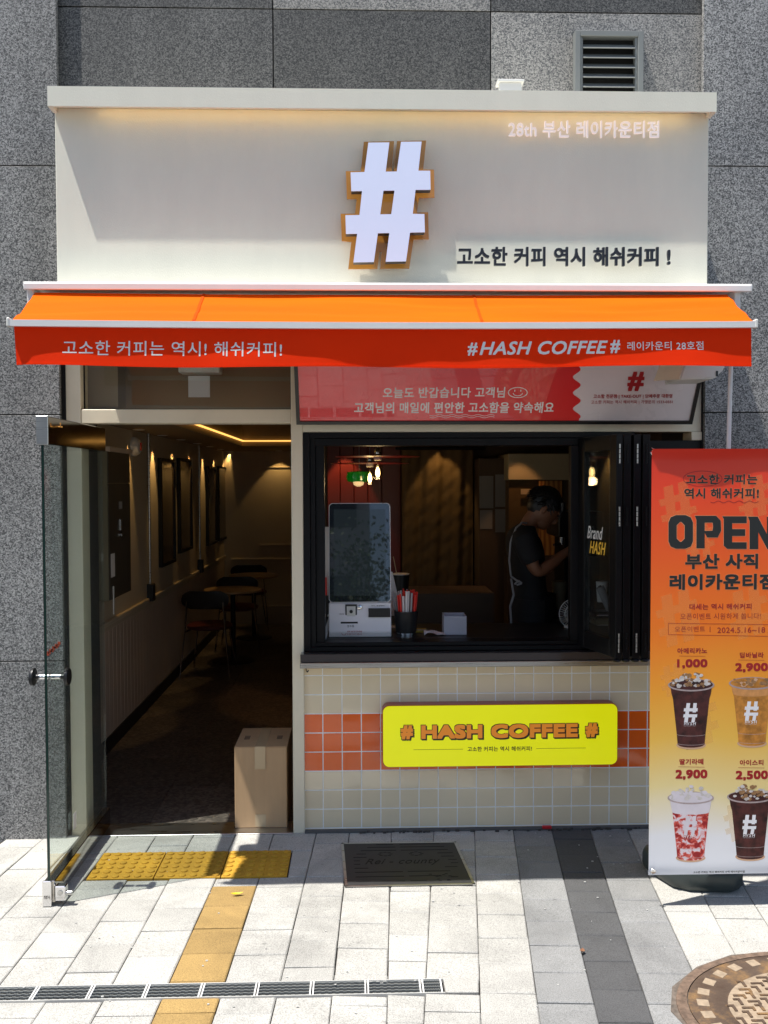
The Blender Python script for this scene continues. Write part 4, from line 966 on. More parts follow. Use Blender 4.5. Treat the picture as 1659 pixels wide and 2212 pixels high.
# paper stand seen past the kiosk, right side, and sheet at left
o = thing('menu_stand', 'white leaning card stand showing behind the right edge of the kiosk', 'card stand', (.1, .5, KZ))
p = [W(840, 1232, .45), W(848, 1236, .45), W(869, 1330, .45), W(840, 1330, .45)]; MB().prism(p, .45, .454).build('card', M['paper'], o); bx(p[3][0], p[2][0], .45, .52, KZ, KZ + .004).build('foot', M['paper'], o)
o = thing('paper_sheet', 'tall white sheet standing behind the left edge of the kiosk', 'sheet', (-.2, .5, KZ))
p = [W(700, 1138, .5), W(722, 1138, .5), W(722, 1300, .5), W(697, 1300, .5)]; MB().prism(p, .50, .503).build('sheet', M['paper'], o); bx(p[3][0], p[2][0], .49, .515, KZ, p[3][1]).build('support', M['black_plastic'], o)
o = thing('menu_card', 'white menu card leaning at the left of the kiosk foot', 'card', (-.2, .2, KZ))
MB().add([(*W(698, 1372, .16)[:1], .16, W(698, 1372, .16)[1]), (W(711, 1330, .20)[0], .20, W(711, 1330, .20)[1]), (W(713, 1350, .2)[0], .2, W(713, 1350, .2)[1]), (W(703, 1388, .16)[0], .16, W(703, 1388, .16)[1])] +
         [(W(698, 1372, .16)[0], .165, W(698, 1372, .16)[1]), (W(711, 1330, .20)[0], .205, W(711, 1330, .20)[1]), (W(713, 1350, .2)[0], .205, W(713, 1350, .2)[1]), (W(703, 1388, .16)[0], .165, W(703, 1388, .16)[1])],
         [(0, 1, 2, 3), (7, 6, 5, 4), (0, 1, 5, 4), (1, 2, 6, 5), (2, 3, 7, 6), (3, 0, 4, 7)]).build('card', M['paper'], o)

# =================================================================== INTERIOR
IX0, IX1, IY1 = -1.70, 2.10, 7.10; CZ = 2.222
fl = struct('interior_floor', bx(IX0, IX1, .10, IY1, -.05, -.006), M['dark_hole'])
xs_ = [IX0, -1.12, -.52, .08, .68, 1.28, IX1]; ysf = [.122 + .6 * i for i in range(12)] + [IY1]
for x0, x1 in zip(xs_, xs_[1:]):
    for y0, y1 in zip(ysf, ysf[1:]):
        if y1 - y0 > .05: bx(x0 + .0012, x1 - .0012, y0 + .0012, y1 - .0012, -.02, 0).build('floor_tile', M['floor_in'], fl, bevel=.0006)
lw = struct('wall_left', bx(IX0 - .12, IX0, .10, IY1 + .1, -.05, 2.7), M['wall_in'])
struct('wall_back', bx(IX0, IX1, IY1, IY1 + .1, -.05, 2.7), M['wall_in'])
struct('wall_right', bx(IX1, IX1 + .1, .10, IY1 + .1, -.05, 2.7), M['wall_dark'])
struct('wall_inside_front', MB().box(IX0 - .1, -1.482, .10, .2, -.05, 2.7).box(-1.482, 1.8, .20, .26, 2.62, 2.8).box(1.8, IX1 + .1, .1, .2, -.05, 2.7), M['wall_in'])
# wainscot: rail, boards, skirting as parts of the wall
RZ = .872
bx(IX0, IX0 + .022, .20, IY1, RZ - .015, RZ + .02).build('dado_rail', M['wall_in'], lw, bevel=.006); bx(IX0, IX0 + .012, .20, IY1, RZ - .05, RZ - .016).build('dado_rail', M['wall_in'], lw, bevel=.003)
y = .22; me_ = MB().box(0, .007, .0015, .0985, .1, RZ - .05).mesh('board', M['wain'], bevel=.002)
while y < IY1 - .1:
    o = bpy.data.objects.new('board', me_); COL.objects.link(o); o.parent = lw; o.location = (IX0, y, 0); y += .1
bx(IX0, IX0 + .016, .20, IY1, 0, .10).build('skirting', M['skirt'], lw)
bw = bpy.data.objects['wall_back']
for z in (W(550, 1177, 7.1)[1], W(550, 1208, 7.1)[1], W(600, 1309, 7.1)[1], W(604, 1009, 7.1)[1]):
    bx(-1.25 if z != W(550, 1208, 7.1)[1] else -1.6, .4, IY1 - .018, IY1, z - .012, z + .012).build('moulding', M['wall_in'], bw, bevel=.004)
# ceiling with a raised tray and cove light
TR = (-1.25, .45, .55, 5.40)
cl_ = struct('ceiling', MB().box(IX0, TR[0], .10, IY1, CZ, 2.62).box(TR[1], IX1, .10, IY1, CZ, 2.62).box(TR[0], TR[1], .2601, TR[2], CZ, 2.62).box(TR[0], TR[1], TR[3], IY1, CZ, 2.62), M['ceil'])
bx(TR[0], TR[1], TR[2], TR[3], 2.50, 2.62).build('tray_ceiling', M['ceil'], cl_)
MB().box(TR[0] + .002, TR[0] + .018, TR[2], TR[3], CZ + .05, CZ + .062).box(TR[0] + .02, TR[1], TR[3] - .018, TR[3] - .002, CZ + .05, CZ + .062).build('cove_strip', M['led_cove'], cl_)
# downlights washing the left wall
def downlight(x, y, z, power, col, label, size=70, group=None, tiltx=0, tilty=0, rad=.018):
    t = thing('downlight', label, 'ceiling light', (x, y, z), group)
    MB().lathe((x, y, z), [(.030, 0), (.044, -.001), (.044, -.004), (.030, -.006)], 24).build('rim', M['white_metal'], t, smooth=True)
    MB().lathe((x, y, z), [(.028, -.0015), (.028, -.004), (.02, -.0045)], 20).build('lens', M['lamp_lens'], t)
    l = bpy.data.lights.new('downlight_lamp', 'SPOT'); l.energy = power; l.color = col; l.spot_size = R(size); l.spot_blend = .25; l.shadow_soft_size = rad
    o = bpy.data.objects.new('downlight_lamp', l); COL.objects.link(o); o.parent = t; o.location = (0, 0, -.015); o.rotation_euler = (tilty, tiltx, 0)
    return t
warm = (1., .62, .22)
ordn = ['nearest the doorway', 'second from the doorway', 'third from the doorway', 'fourth from the doorway', 'fifth from the doorway', 'sixth from the doorway', 'seventh, farthest from the doorway']
for i, u in enumerate((275, 329, 371, 408, 437, 461, 482)):
    y = Sx(u, 960, IX0)[0]; downlight(IX0 + .085, y, CZ, 9., warm, 'small round ceiling light by the left wall, ' + ordn[i], 42, 'wall washing downlights', R(13))
downlight(-.98, IY1 - .16, CZ, 3, warm, 'round ceiling light against the back wall of the corridor', 80, None, 0, R(10))
# cabinet, pictures, conduits
def onl(u0, v0, u1, v1): # y range and z range on left wall
    a = Sx(u0, v0, IX0); b = Sx(u1, v1, IX0); return a, b
cb = thing('electrical_cabinet', 'tall brown two door electrical cabinet on the left wall near the doorway', 'cabinet', (IX0, 1.6, 1.5))
cx = IX0 + .13; y0c = 1.38; ya = Sx(234, 1100, cx)[0]; y1c = Sx(280, 1100, cx)[0]
zc1 = Sx(234, 975, cx)[1]; zc0 = Sx(280, 1277, cx)[1]; zsp = Sx(280, 1044, cx)[1]
bx(IX0, cx - .004, ya, y1c, zc0, zc1).build('body', M['cab_side'], cb, bevel=.002)
bx(cx - .003, cx + .004, ya, y1c, zsp + .003, zc1 - .002).build('door', M['cab'], cb, bevel=.001); bx(cx - .003, cx + .004, ya, y1c, zc0 + .002, zsp - .003).build('door', M['cab'], cb, bevel=.001)
bx(IX0, cx + .02, ya - .02, y1c + .02, zc1, zc1 + .03).build('top_cap', M['wain'], cb, bevel=.002)
ym = (ya + y1c) / 2
MB().cyl((cx, ym, zsp - .34), (cx + .02, ym, zsp - .34), .018, 14).box(cx, cx + .012, ym - .01, ym + .01, zsp - .31, zsp - .24).build('latch', M['chrome'], cb, smooth=True)
bx(cx + .004, cx + .006, ym - .03, ym + .05, zsp - .17, zsp - .12).build('label_plate', M['strap'], cb)
bx(cx + .004, cx + .006, ya + .03, ya + .12, zsp - .60, zsp - .45).build('paper_notice', M['paper'], cb); bx(cx + .006, cx + .012, ya + .06, ya + .075, zsp - .84, zsp - .66).build('cable_tie', M['white_plastic'], cb)
al = thing('fire_alarm_lamp', 'white wall alarm unit with a red mark above the cabinet', 'alarm', (IX0, 2.3, 2.1))
a = Sx(287, 965, IX0); MB().lathe((IX0, a[0], a[1]), [(.075, 0), (.075, .02), (.055, .05), (.02, .06)], 20, axis='x').build('housing', M['white_plastic'], al, smooth=True); bx(IX0 + .058, IX0 + .064, a[0] - .02, a[0] + .02, a[1] - .03, a[1] + .03).build('mark', M['straw_red'], al)
for i, (u0, v0, u1, v1, lab) in enumerate(((340, 989, 373, 1213, 'tall black framed picture on the left wall, nearest the cabinet'), (381, 989, 410, 1185, 'tall black framed picture on the left wall, second from the cabinet'), (443, 1007, 464, 1172, 'tall black framed picture on the left wall, beyond the second conduit'), (467, 1007, 485, 1163, 'tall black framed picture on the left wall, nearest the back wall'))):
    a, b = onl(u0, v0, u1, v1); y0, y1 = a[0], b[0]; z0, z1 = b[1] - .0, a[1]
    t = thing('framed_picture', lab, 'picture', (IX0, (y0 + y1) / 2, z0), 'framed pictures on the left wall')
    MB().box(IX0, IX0 + .035, y0, y0 + .03, z0, z1).box(IX0, IX0 + .035, y1 - .03, y1, z0, z1).box(IX0, IX0 + .035, y0 + .03, y1 - .03, z0, z0 + .03).box(IX0, IX0 + .035, y0 + .03, y1 - .03, z1 - .03, z1).build('frame', M['black_metal'], t, bevel=.002)
    bx(IX0, IX0 + .022, y0 + .03, y1 - .03, z0 + .03, z1 - .03).build('canvas', M['picture'], t)
for (u, v0, v1, lab) in ((317, 937, 1262, 'steel conduit with a black outlet box on the left wall before the pictures'), (427, 960, 1209, 'steel conduit with a black outlet box on the left wall between the picture pairs')):
    y = Sx(u, 1100, IX0)[0]; z0 = Sx(u, v1, IX0)[1]
    t = thing('wall_conduit', lab, 'conduit', (IX0, y, z0)); MB().cyl((IX0 + .02, y, z0), (IX0 + .02, y, CZ), .010, 10).build('pipe', M['steel'], t, smooth=True)
    bx(IX0, IX0 + .055, y - .035, y + .04, z0 - .14, z0).build('outlet_box', M['black_plastic'], t, bevel=.004)
# chairs and tables
def chair():
    t = thing('cafe_chair', '', 'chair', (0, 0, 0), 'cafe chairs along the corridor')
    def shell(a, b):
        th_ = (a - .5) * 1.5; hgt = .64 + .17 * b; k = 1 - .35 * abs(2 * b - 1) ** 3; return (.235 * math.sin(th_) * k / math.sin(.75) * .95, -.20 + .07 * (1 - math.cos(th_)) * 1.4 + .02 * b * -1, hgt)
    MB().sheet(shell, 18, 8, (0, .016, 0)).build('backrest', M['chair_back'], t, smooth=True)
    MB().lathe((0, .02, .43), [(.19, 0), (.215, .012), (.215, .035), (.19, .05), (.05, .052)], 28).build('seat', M['chair_seat'], t, smooth=True)
    for sx in (-1, 1):
        MB().tube([(sx * .235, -.23, 0), (sx * .19, -.195, .45), (sx * .17, -.185, .72)], .009).build('leg', M['chrome'], t, smooth=True)
        MB().tube([(sx * .21, .24, 0), (sx * .15, .16, .44)], .009).build('leg', M['chrome'], t, smooth=True)
    MB().tube([(-.185, -.19, .425), (-.15, .16, .425), (.15, .16, .425), (.185, -.19, .425)], .008).build('seat_rail', M['chrome'], t, smooth=True)
    return t
ch0 = chair()
for i, (u, v, y, lab, rz) in enumerate(((452, 1300, 4.05, 'dark cafe chair with chrome legs nearest the doorway, before the first round table', -.06), (515, 1262, 5.35, 'dark cafe chair between the first and second round tables', .05), (538, 1230, 6.75, 'dark cafe chair against the back wall behind the second round table', .1))):
    c = ch0 if i == 0 else copy_tree(ch0); c.location = (W(u, v, y)[0], y, 0); c.rotation_euler = (0, 0, rz); c['label'] = lab
def table(u, v, r, y, lab):
    x = W(u, v, y)[0]; t = thing('round_table', lab, 'table', (x, y, 0), 'round cafe tables')
    MB().lathe((x, y, .715), [(r * .97, 0), (r, .006), (r, .022), (r * .98, .026), (.02, .026)], 40).build('tabletop', M['table'], t, smooth=True)
    MB().cyl((x, y, .01), (x, y, .715), .025, 16).build('column', M['black_metal'], t, smooth=True); MB().lathe((x, y, 0), [(.21, 0), (.21, .008), (.03, .02)], 30).build('base', M['black_metal'], t, smooth=True)
table(503, 1270, .29, 4.62, 'round pale topped cafe table nearer the doorway'); table(548, 1238, .29, 6.05, 'round pale topped cafe table farther back')
# cardboard box at the doorway
bxx0, bxx1 = -.648, -.374; by0, by1 = .03, .40; bh = .432
cbx = thing('cardboard_box', 'tall brown taped cardboard carton standing inside the doorway', 'carton', ((bxx0 + bxx1) / 2, .2, 0))
bx(bxx0, bxx1, by0, by1, .004, bh).build('body', M['carton'], cbx, bevel=.003)
xm = (bxx0 + bxx1) / 2
bx(bxx0 + .001, xm - .001, by0 - .001, by1, bh + .0005, bh + .004).build('flap', M['carton'], cbx, bevel=.001); bx(xm + .001, bxx1 + .003, by0 - .003, by1, bh + .0005, bh + .004).build('flap', M['carton'], cbx, bevel=.001)
MB().box(xm - .028, xm + .028, by0 - .002, by1, bh + .0045, bh + .0052).box(xm - .030, xm + .026, by0 - .0045, by0 - .0036, bh - .115, bh + .005).build('tape', M['tape'], cbx)
bx(xm - .03, xm + .027, by0 - .001, by0 - .0002, .01, .075).build('tape', M['tape'], cbx)
b = MB()
for sx in (-1, 1):
    for q in range(5): bx(xm + sx * .088 - .014 + q * .006, xm + sx * .088 - .011 + q * .006, .17, .24, bh + .0041, bh + .0047).build('printed_mark', M['ink'], cbx)

# ---- the kitchen seen through the hatch
rw = thing('red_panel_wall', 'dark red panelled partition behind the pendant bulbs', 'partition', (.05, 2.6, 0))
xs2 = [W(u, 1100, 2.6)[0] for u in (707, 735, 765, 795, 825, 866)]
for x0, x1 in zip(xs2, xs2[1:]): bx(x0 + .002, x1 - .002, 2.6, 2.63, 0, CZ).build('panel', M['red_wall'], rw, bevel=.003)
bx(xs2[0] - .02, IX1, 2.635, 2.70, 0, CZ).build('core', M['wall_dark'], rw)
cu = thing('curtain', 'brown crinkled cloth curtain hanging at the back of the kitchen', 'curtain', (.65, 2.45, 1.0))
x0, x1 = W(868, 1100, 2.45)[0], W(1022, 1100, 2.45)[0]; zt, zb = W(900, 972, 2.45)[1], W(900, 1282, 2.45)[1]
random.seed(9); ph = [random.uniform(0, 6) for _ in range(6)]
def cloth(a, b): return (x0 + (x1 - x0) * a, 2.45 + .014 * math.sin(18 * a + ph[0] + b) + .006 * math.sin(41 * a + ph[1] + 3 * b) + .004 * math.sin(60 * b + 20 * a) * math.sin(13 * a + 9 * b), zt + (zb - zt) * b)
MB().sheet(cloth, 70, 50, (0, .002, 0)).build('cloth', M['curtain'], cu, smooth=True)
MB().cyl((x0 - .05, 2.46, zt + .012), (x1 + .1, 2.46, zt + .012), .01).build('rail', M['black_metal'], cu)
downlight((x0 + x1) / 2 + .02, 2.30, CZ, 5, warm, 'round ceiling light over the brown curtain', 60, None, 0, R(12))
downlight(W(745, 965, 2.45)[0], 2.44, CZ, 12, (1, .5, .2), 'round ceiling light over the red panels', 55, None, 0, R(12))
# pendant bulbs with thin plates
def pendant(u, vtop, vb, y, lab, rp):
    x = W(u, vb, y)[0]; zb = W(u, vb, y)[1]; t = thing('pendant_bulb', lab, 'pendant lamp', (x, y, CZ))
    MB().cyl((x, y, zb + .17), (x, y, CZ), .0025, 6).build('cord', M['strap'], t)
    MB().lathe((x, y, zb), [(.019, .115), (.021, .12), (.021, .16), (.015, .168)], 20).build('socket', M['chrome'], t, smooth=True)
    MB().lathe((x, y, zb), [(.018, .085), (.026, .09), (.026, .108), (.018, .114)], 20).build('collar', M['white_plastic'], t, smooth=True)
    MB().lathe((x, y, zb), [(rp, .1090), (rp, .1115), (.02, .1135)], 40).build('shade_plate', M['lampred'], t)
    MB().lathe((x, y, zb), [(.014, .088), (.018, .06), (.033, .03), (.036, .005), (.030, -.02), (.012, -.034)], 20).build('bulb', M['bulb_glass'], t, smooth=True)
    MB().lathe((x, y, zb), [(.004, .045), (.013, .02), (.014, .0), (.008, -.018)], 12).build('filament', M['bulb'], t, smooth=True)
    l = bpy.data.lights.new('pendant_lamp', 'POINT'); l.energy = .7; l.color = (1, .7, .35); l.shadow_soft_size = .03
    o = bpy.data.objects.new('pendant_lamp', l); COL.objects.link(o); o.parent = t; o.location = (0, 0, zb - CZ - .05)
pendant(816, 975, 1024, 1.1, 'clear glass bulb hanging under a thin dark red plate, the nearer and higher of two', .27)
pendant(799, 975, 1036, 1.55, 'clear glass bulb hanging under a thin dark red plate, the farther and lower of two', .27)
gl = thing('green_lampshade', 'oval green glass lampshade left of the pendant bulbs', 'lamp', (.0, 1.9, 1.9))
c = W(776, 1031, 1.9); MB().lathe((c[0], 1.9, c[1]), [(.03, .045), (.09, .038), (.10, 0), (.09, -.03), (.04, -.04)], 28, sx=.95, sy=.5).build('shade', M['green'], gl, smooth=True)
MB().lathe((c[0] - .005, 1.88, c[1] - .045), [(.012, .02), (.04, .01), (.035, -.01), (.012, -.022)], 18).build('bulb', mat('opal_bulb', (.8, .6, .35), .4, emit=(1, .65, .3), es=.5), gl, smooth=True)
MB().cyl((c[0], 1.9, c[1] + .04), (c[0], 1.9, CZ), .002, 6).build('cord', M['strap'], gl)
# tall unit with notices, beige appliance, pine board
ku = thing('notice_cabinet', 'tall dark cabinet with white paper notices left of the barista', 'cabinet', (1.1, 2.3, 0))
x0, x1 = W(1035, 1100, 2.2)[0], W(1102, 1100, 2.2)[0]; bx(x0, x1, 2.2, 2.55, 0, W(1060, 990, 2.2)[1]).build('body', M['wall_dark'], ku, bevel=.004)
for (ua, va_, ub, vb_) in ((1036, 1028, 1066, 1098), (1070, 1025, 1098, 1095), (1037, 1102, 1064, 1143), (1070, 1100, 1096, 1150)):
    a, b_ = W(ua, vb_, 2.19), W(ub, va_, 2.19); bx(a[0], b_[0], 2.195, 2.1985, a[1], b_[1]).build('notice', mat('grey_notice_paper', (.20, .19, .18), .8) if 'grey_notice_paper' not in bpy.data.materials else bpy.data.materials['grey_notice_paper'], ku)
ap = thing('beige_appliance', 'beige topped kitchen unit with a pine board front behind the barista', 'kitchen unit', (1.45, 2.1, 0))
x0, x1 = W(1098, 1000, 2.0)[0], W(1250, 1000, 2.0)[0]; zt = W(1150, 980, 2.0)[1]; zm = W(1150, 1037, 2.0)[1]; zw = W(1150, 1200, 2.0)[1]
bx(x0, x1, 2.0, 2.5, zm, zt).build('top_unit', M['fridge'], ap, bevel=.004); bx(x0 + .01, x1 - .01, 2.03, 2.45, zw, zm - .004).build('niche_back', M['curtain'], ap)
a, b_ = W(1165, 1200, 2.0)[0], W(1214, 1200, 2.0)[0]; bx(a, b_, 2.005, 2.028, zw, zm - .006).build('pine_board', M['wood'], ap, bevel=.002)
bx(x0, x1, 2.0, 2.5, 0, zw - .004).build('lower_unit', M['wall_dark'], ap); a, b_ = W(1140, 1080, 1.99), W(1164, 1056, 1.99); bx(a[0] - .05, b_[0], 1.998, 2.003, b_[1] - .04, b_[1]).build('label_strip', M['tape'], ap)
downlight(W(1130, 965, 1.8)[0], 1.83, CZ, 4, (1, .5, .2), 'round ceiling light over the beige kitchen unit', 70)
# coffee machine right of the barista
cm = thing('coffee_machine', 'black coffee machine in front of the barista', 'coffee machine', (1.3, 1.3, 1.0))
x0, x1 = W(1203, 1100, 1.25)[0], W(1300, 1100, 1.25)[0]; za, zb = W(1200, 1105, 1.25)[1], W(1200, 1160, 1.25)[1]
bx(x0, x1, 1.2, 1.6, zb, za).build('head', M['black_plastic'], cm, bevel=.01); bx(x0 + .06, x1, 1.3, 1.6, .95, zb).build('body', M['black_metal'], cm, bevel=.004)
MB().cyl((x0 + .035, 1.25, zb - .05), (x0 + .035, 1.25, zb), .02, 14).cyl((x0 + .035, 1.25, zb - .04), (x0 - .03, 1.20, zb - .05), .009, 8).build('group_head', M['chrome'], cm, smooth=True)
bx(x0 - .04, x1, 1.15, 1.65, .90, .948).build('drip_tray', M['steel'], cm); bx(x0 - .02, x1, 1.15, 1.65, .0, .898).build('stand', M['wall_dark'], cm)
# desk fan partly behind the window stile
fn = thing('desk_fan', 'small white round desk fan on the counter beside the window stile', 'fan', (1.2, .4, .99))
c = W(1240, 1326, .40); fc = Vector((c[0], .40, c[1])); rr = .085; b = MB()
for r_ in (rr, rr * .62, rr * .28): b.tube([fc + Vector((r_ * math.cos(t * math.pi / 16), 0, r_ * math.sin(t * math.pi / 16))) for t in range(33)], .0022, 5)
for k in range(36):
    t = k * math.pi / 18; b.tube([fc + Vector((.02 * math.cos(t), -.012, .02 * math.sin(t))), fc + Vector((rr * math.cos(t), 0, rr * math.sin(t)))], .0014, 4)
b.build('grille', M['white_plastic'], fn); b = MB()
for k in range(4):
    mxx = Matrix.Translation(fc + Vector((0, .02, 0))) @ Matrix.Rotation(k * math.pi / 2, 4, 'Y') @ Matrix.Rotation(.5, 4, 'X'); b.box(.012, .066, -.001, .001, -.018, .018, mxx)
b.build('blade', M['black_plastic'], fn); MB().lathe(tuple(fc), [(.018, -.012), (.018, .05)], 16, axis='y').build('motor', M['white_plastic'], fn, smooth=True)
MB().cyl(fc + Vector((0, .03, -.01)), Vector((fc.x, .43, KZ)), .009, 10).lathe((fc.x, .43, KZ), [(.05, 0), (.05, .008), (.01, .02)], 20).build('stand', M['white_plastic'], fn, smooth=True)
# clear container, bowl and paper cups near the leaf
def cupstack(u, v, y, r, h, lab, m='white_plastic'):
    c = W(u, v, y); t = thing('paper_cup_stack', lab, 'cups', (c[0], y, KZ)); MB().lathe((c[0], y, c[1]), [(r * .8, 0), (r, h), (r * .93, h), (r * .7, .01)], 20).build('cup_wall', M[m], t, smooth=True)
    MB().lathe((c[0], y, c[1] + h), [(r, -.002), (r * 1.06, 0), (r, .003)], 20).build('rim', M[m], t, smooth=True); bx(c[0] - r, c[0] + r, y - r, y + r, .99 if c[1] > 1.0 else c[1] - .002, max(c[1] - .001, .995)).build('tray', M['wall_dark'], t); return t
cupstack(1207, 1315, .9, .045, .17, 'tall clear jug beside the barista, dim', 'cab_side')
cupstack(1300, 1300, .7, .035, .12, 'stack of pale cups seen through the folded window leaf')
c = W(880, 1238, 1.3); t = thing('stirring_jar', 'dark jar with a pale rim and a leaning spoon behind the straw holder', 'jar', (c[0], 1.3, 1.0))
zj = W(860, 1238, 1.3)[1]; xj = W(866, 1238, 1.3)[0]; MB().lathe((xj, 1.3, zj - .12), [(.05, 0), (.055, .11)], 20).build('body', M['black_plastic'], t, smooth=True); MB().lathe((xj, 1.3, zj - .01), [(.055, 0), (.058, .006), (.05, .008)], 24).build('rim', M['paper'], t, smooth=True)
MB().cyl((xj - .02, 1.3, zj - .05), (xj - .05, 1.3, zj + .11), .003, 6).build('spoon', M['tape'], t); bx(xj - .2, xj + .6, 1.15, 1.6, .0, zj - .121).build('worktop', M['wall_dark'], t)

# clutter behind the folded leaf
c = W(1310, 1275, .55)
t = thing('paper_roll', 'pale paper roll leaning behind the folded window leaf', 'roll', (c[0], .55, KZ))
p0, p1 = W(1326, 1335, .55), W(1296, 1268, .55); MB().cyl((p0[0], .55, p0[1]), (p1[0], .55, p1[1]), .024, 16).build('roll_body', M['strap'], t, smooth=True)
MB().cyl((p1[0], .55, p1[1]), (p1[0] - .004, .55, p1[1] + .006), .010, 10).build('core', M['ink'], t)
for k, (v0, v1, mm, lab) in enumerate(((1388, 1366, 'strap', 'lowest pale bag in the pile behind the folded window leaf'), (1364, 1338, 'cab_side', 'middle greenish box in the pile behind the folded window leaf'), (1336, 1322, 'black_plastic', 'dark tray on top of the pile behind the folded window leaf'))):
    a, b_ = W(1286, v0, .5), W(1345, v1, .5); t = thing('storage_box', lab, 'box', (a[0], .5, a[1]))
    bx(a[0], b_[0], .5, .62, a[1], b_[1]).build('box_body', M[mm], t, bevel=.008, seg=2, smooth=True); bx(a[0] + .01, b_[0] - .01, .495, .4995, (a[1] + b_[1]) / 2 - .003, (a[1] + b_[1]) / 2 + .003).build('edge_band', M['paper'], t)
# =================================================================== BARISTA
PY = .80
def P3(u, v, dy=0.): a = W(u, v, PY + dy); return Vector((a[0], PY + dy, a[1]))
def skin(name, verts, edges, parent, m, root=0, levels=2):
    me = bpy.data.meshes.new(name); me.from_pydata([tuple(v[0]) for v in verts], edges, [])
    o = bpy.data.objects.new(name, me); COL.objects.link(o); sk = o.modifiers.new('skin', 'SKIN'); sk.use_smooth_shade = True
    for i, v in enumerate(verts): r_ = v[1]; me.skin_vertices[0].data[i].radius = (r_, r_) if not isinstance(r_, tuple) else r_
    me.skin_vertices[0].data[root].use_root = True
    ss = o.modifiers.new('sub', 'SUBSURF'); ss.levels = levels; ss.render_levels = levels
    bpy.context.view_layer.update(); dg = bpy.context.evaluated_depsgraph_get()
    m2 = bpy.data.meshes.new_from_object(o.evaluated_get(dg)); bpy.data.objects.remove(o)
    off = rootloc(parent)
    for v in m2.vertices: v.co -= off
    m2.materials.clear(); m2.materials.append(m); m2.name = name
    for p in m2.polygons: p.use_smooth = True
    o = bpy.data.objects.new(name, m2); COL.objects.link(o); o.parent = parent; return o
ps = thing('person', 'barista in black t-shirt and apron bending his head over his work behind the hatch', 'person', (P3(1145, 1300).x, PY, 0))
pel = P3(1148, 1300); xh = pel.x
def v3(x, y, z): return Vector((x, y, z))
V = []; E_ = []
def addv(p, r_, link=None):
    V.append((p, r_)); i = len(V) - 1
    if link is not None: E_.append((link, i))
    return i
i_pel = addv(v3(xh, PY, pel.z), (.08, .08))
i_w = addv(P3(1141, 1240), (.075, .075), i_pel); i_ch = addv(P3(1137, 1190), (.075, .075), i_w); i_up = addv(P3(1133, 1160), (.06, .06), i_ch)
i_nb = addv(P3(1139, 1138), .058, i_up); i_ne = addv(P3(1150, 1120), .056, i_nb); i_h0 = addv(P3(1160, 1108), (.062, .058), i_ne); i_h1 = addv(P3(1170, 1094), (.070, .062), i_h0); 
# near arm (towards the camera), far arm
for s in (-1, 1):
    dy = s * .175
    i_s = addv(P3(1131, 1160, dy * .85), .05, i_up); i_s2 = addv(P3(1137, 1180, dy), .050, i_s); i_e0 = addv(P3(1148, 1213, dy * 1.12), .047, i_s2); i_e = addv(P3(1160, 1238, dy * 1.1), .043, i_e0)
    i_f = addv(P3(1185, 1222, dy * .95), .042, i_e); i_wr = addv(P3(1222, 1194, dy * .6), .028, i_f); i_ha = addv(P3(1240, 1184, dy * .5), (.022, .036), i_wr); i_pa = addv(P3(1250, 1181, dy * .45), (.018, .034), i_ha)
    for k in range(4):
        q = (k - 1.5) * .019; a0 = P3(1250, 1181, dy * .45) + v3(.010, 0, q * .8 + .0); L_ = (.030, .036, .034, .027)[k]
        j = addv(a0 + v3(.012, -s * .004, q * .25), .0095, i_pa); j = addv(a0 + v3(.012 + L_, -s * .010, q * .4), .0085, j); j = addv(a0 + v3(.010 + L_ + .012, -s * .028, q * .4 - .012), .0075, j)
    j = addv(P3(1238, 1178, dy * .45) + v3(.005, -s * .01, .028), .011, i_ha); addv(P3(1247, 1172, dy * .45) + v3(.012, -s * .02, .026), .009, j)
for s in (-1, 1):
    k = addv(v3(xh, PY + s * .085, .80), .075, i_pel); k = addv(v3(xh + .01, PY + s * .095, .50), .065, k); k = addv(v3(xh - .01, PY + s * .10, .10), .045, k); k = addv(v3(xh + .03, PY + s * .10, .045), (.04, .04), k); addv(v3(xh + .15, PY + s * .105, .035), (.045, .03), k)
skin('body', V, E_, ps, M['skin'])
# face detail: nose, brow, chin, ear as shaped forms merged in one mesh with the head
fb = MB()
def blob(c, rx, ry, rz, n=12, rot=None):
    vs = []; m_ = 8
    for j in range(m_ + 1):
        ph_ = math.pi * j / m_
        for i in range(n):
            t = 2 * math.pi * i / n; p = Vector((rx * math.sin(ph_) * math.cos(t), ry * math.sin(ph_) * math.sin(t), rz * math.cos(ph_)))
            if rot: p = rot @ p
            vs.append(c + p)
    fs = [(j * n + i, j * n + (i + 1) % n, (j + 1) * n + (i + 1) % n, (j + 1) * n + i) for j in range(m_) for i in range(n)]
    return vs, fs
hr = Matrix.Rotation(R(38), 3, 'Y')      # head bent forward
HC = P3(1176, 1098)
def face(dx, dy, dz, rx, ry, rz): 
    v_, f2 = blob(HC + hr @ Vector((dx, dy, dz)), rx, ry, rz, rot=hr); fb.add(v_, f2)
face(.0, 0, .0, .098, .078, .118); face(.028, 0, -.062, .066, .056, .060); face(.058, 0, -.088, .030, .030, .026)
face(.098, 0, -.022, .020, .014, .026); face(.086, 0, -.002, .018, .010, .024); face(.082, 0, .028, .022, .046, .014); face(.085, 0, -.056, .014, .024, .009); face(.082, 0, -.070, .013, .022, .009)
for s in (-1, 1): face(-.012, s * .078, -.018, .018, .008, .032); face(-.006, s * .084, -.012, .010, .006, .020)
fb.build('head', M['skin'], ps, smooth=True)
eb = MB()
for s in (-1, 1): v_, f2 = blob(HC + hr @ Vector((.086, s * .032, .008)), .008, .014, .004, rot=hr); eb.add(v_, f2); v_, f2 = blob(HC + hr @ Vector((.084, s * .034, .030)), .010, .022, .004, rot=hr); eb.add(v_, f2)
eb.build('eyes_and_brows', M['hair'], ps, smooth=True)
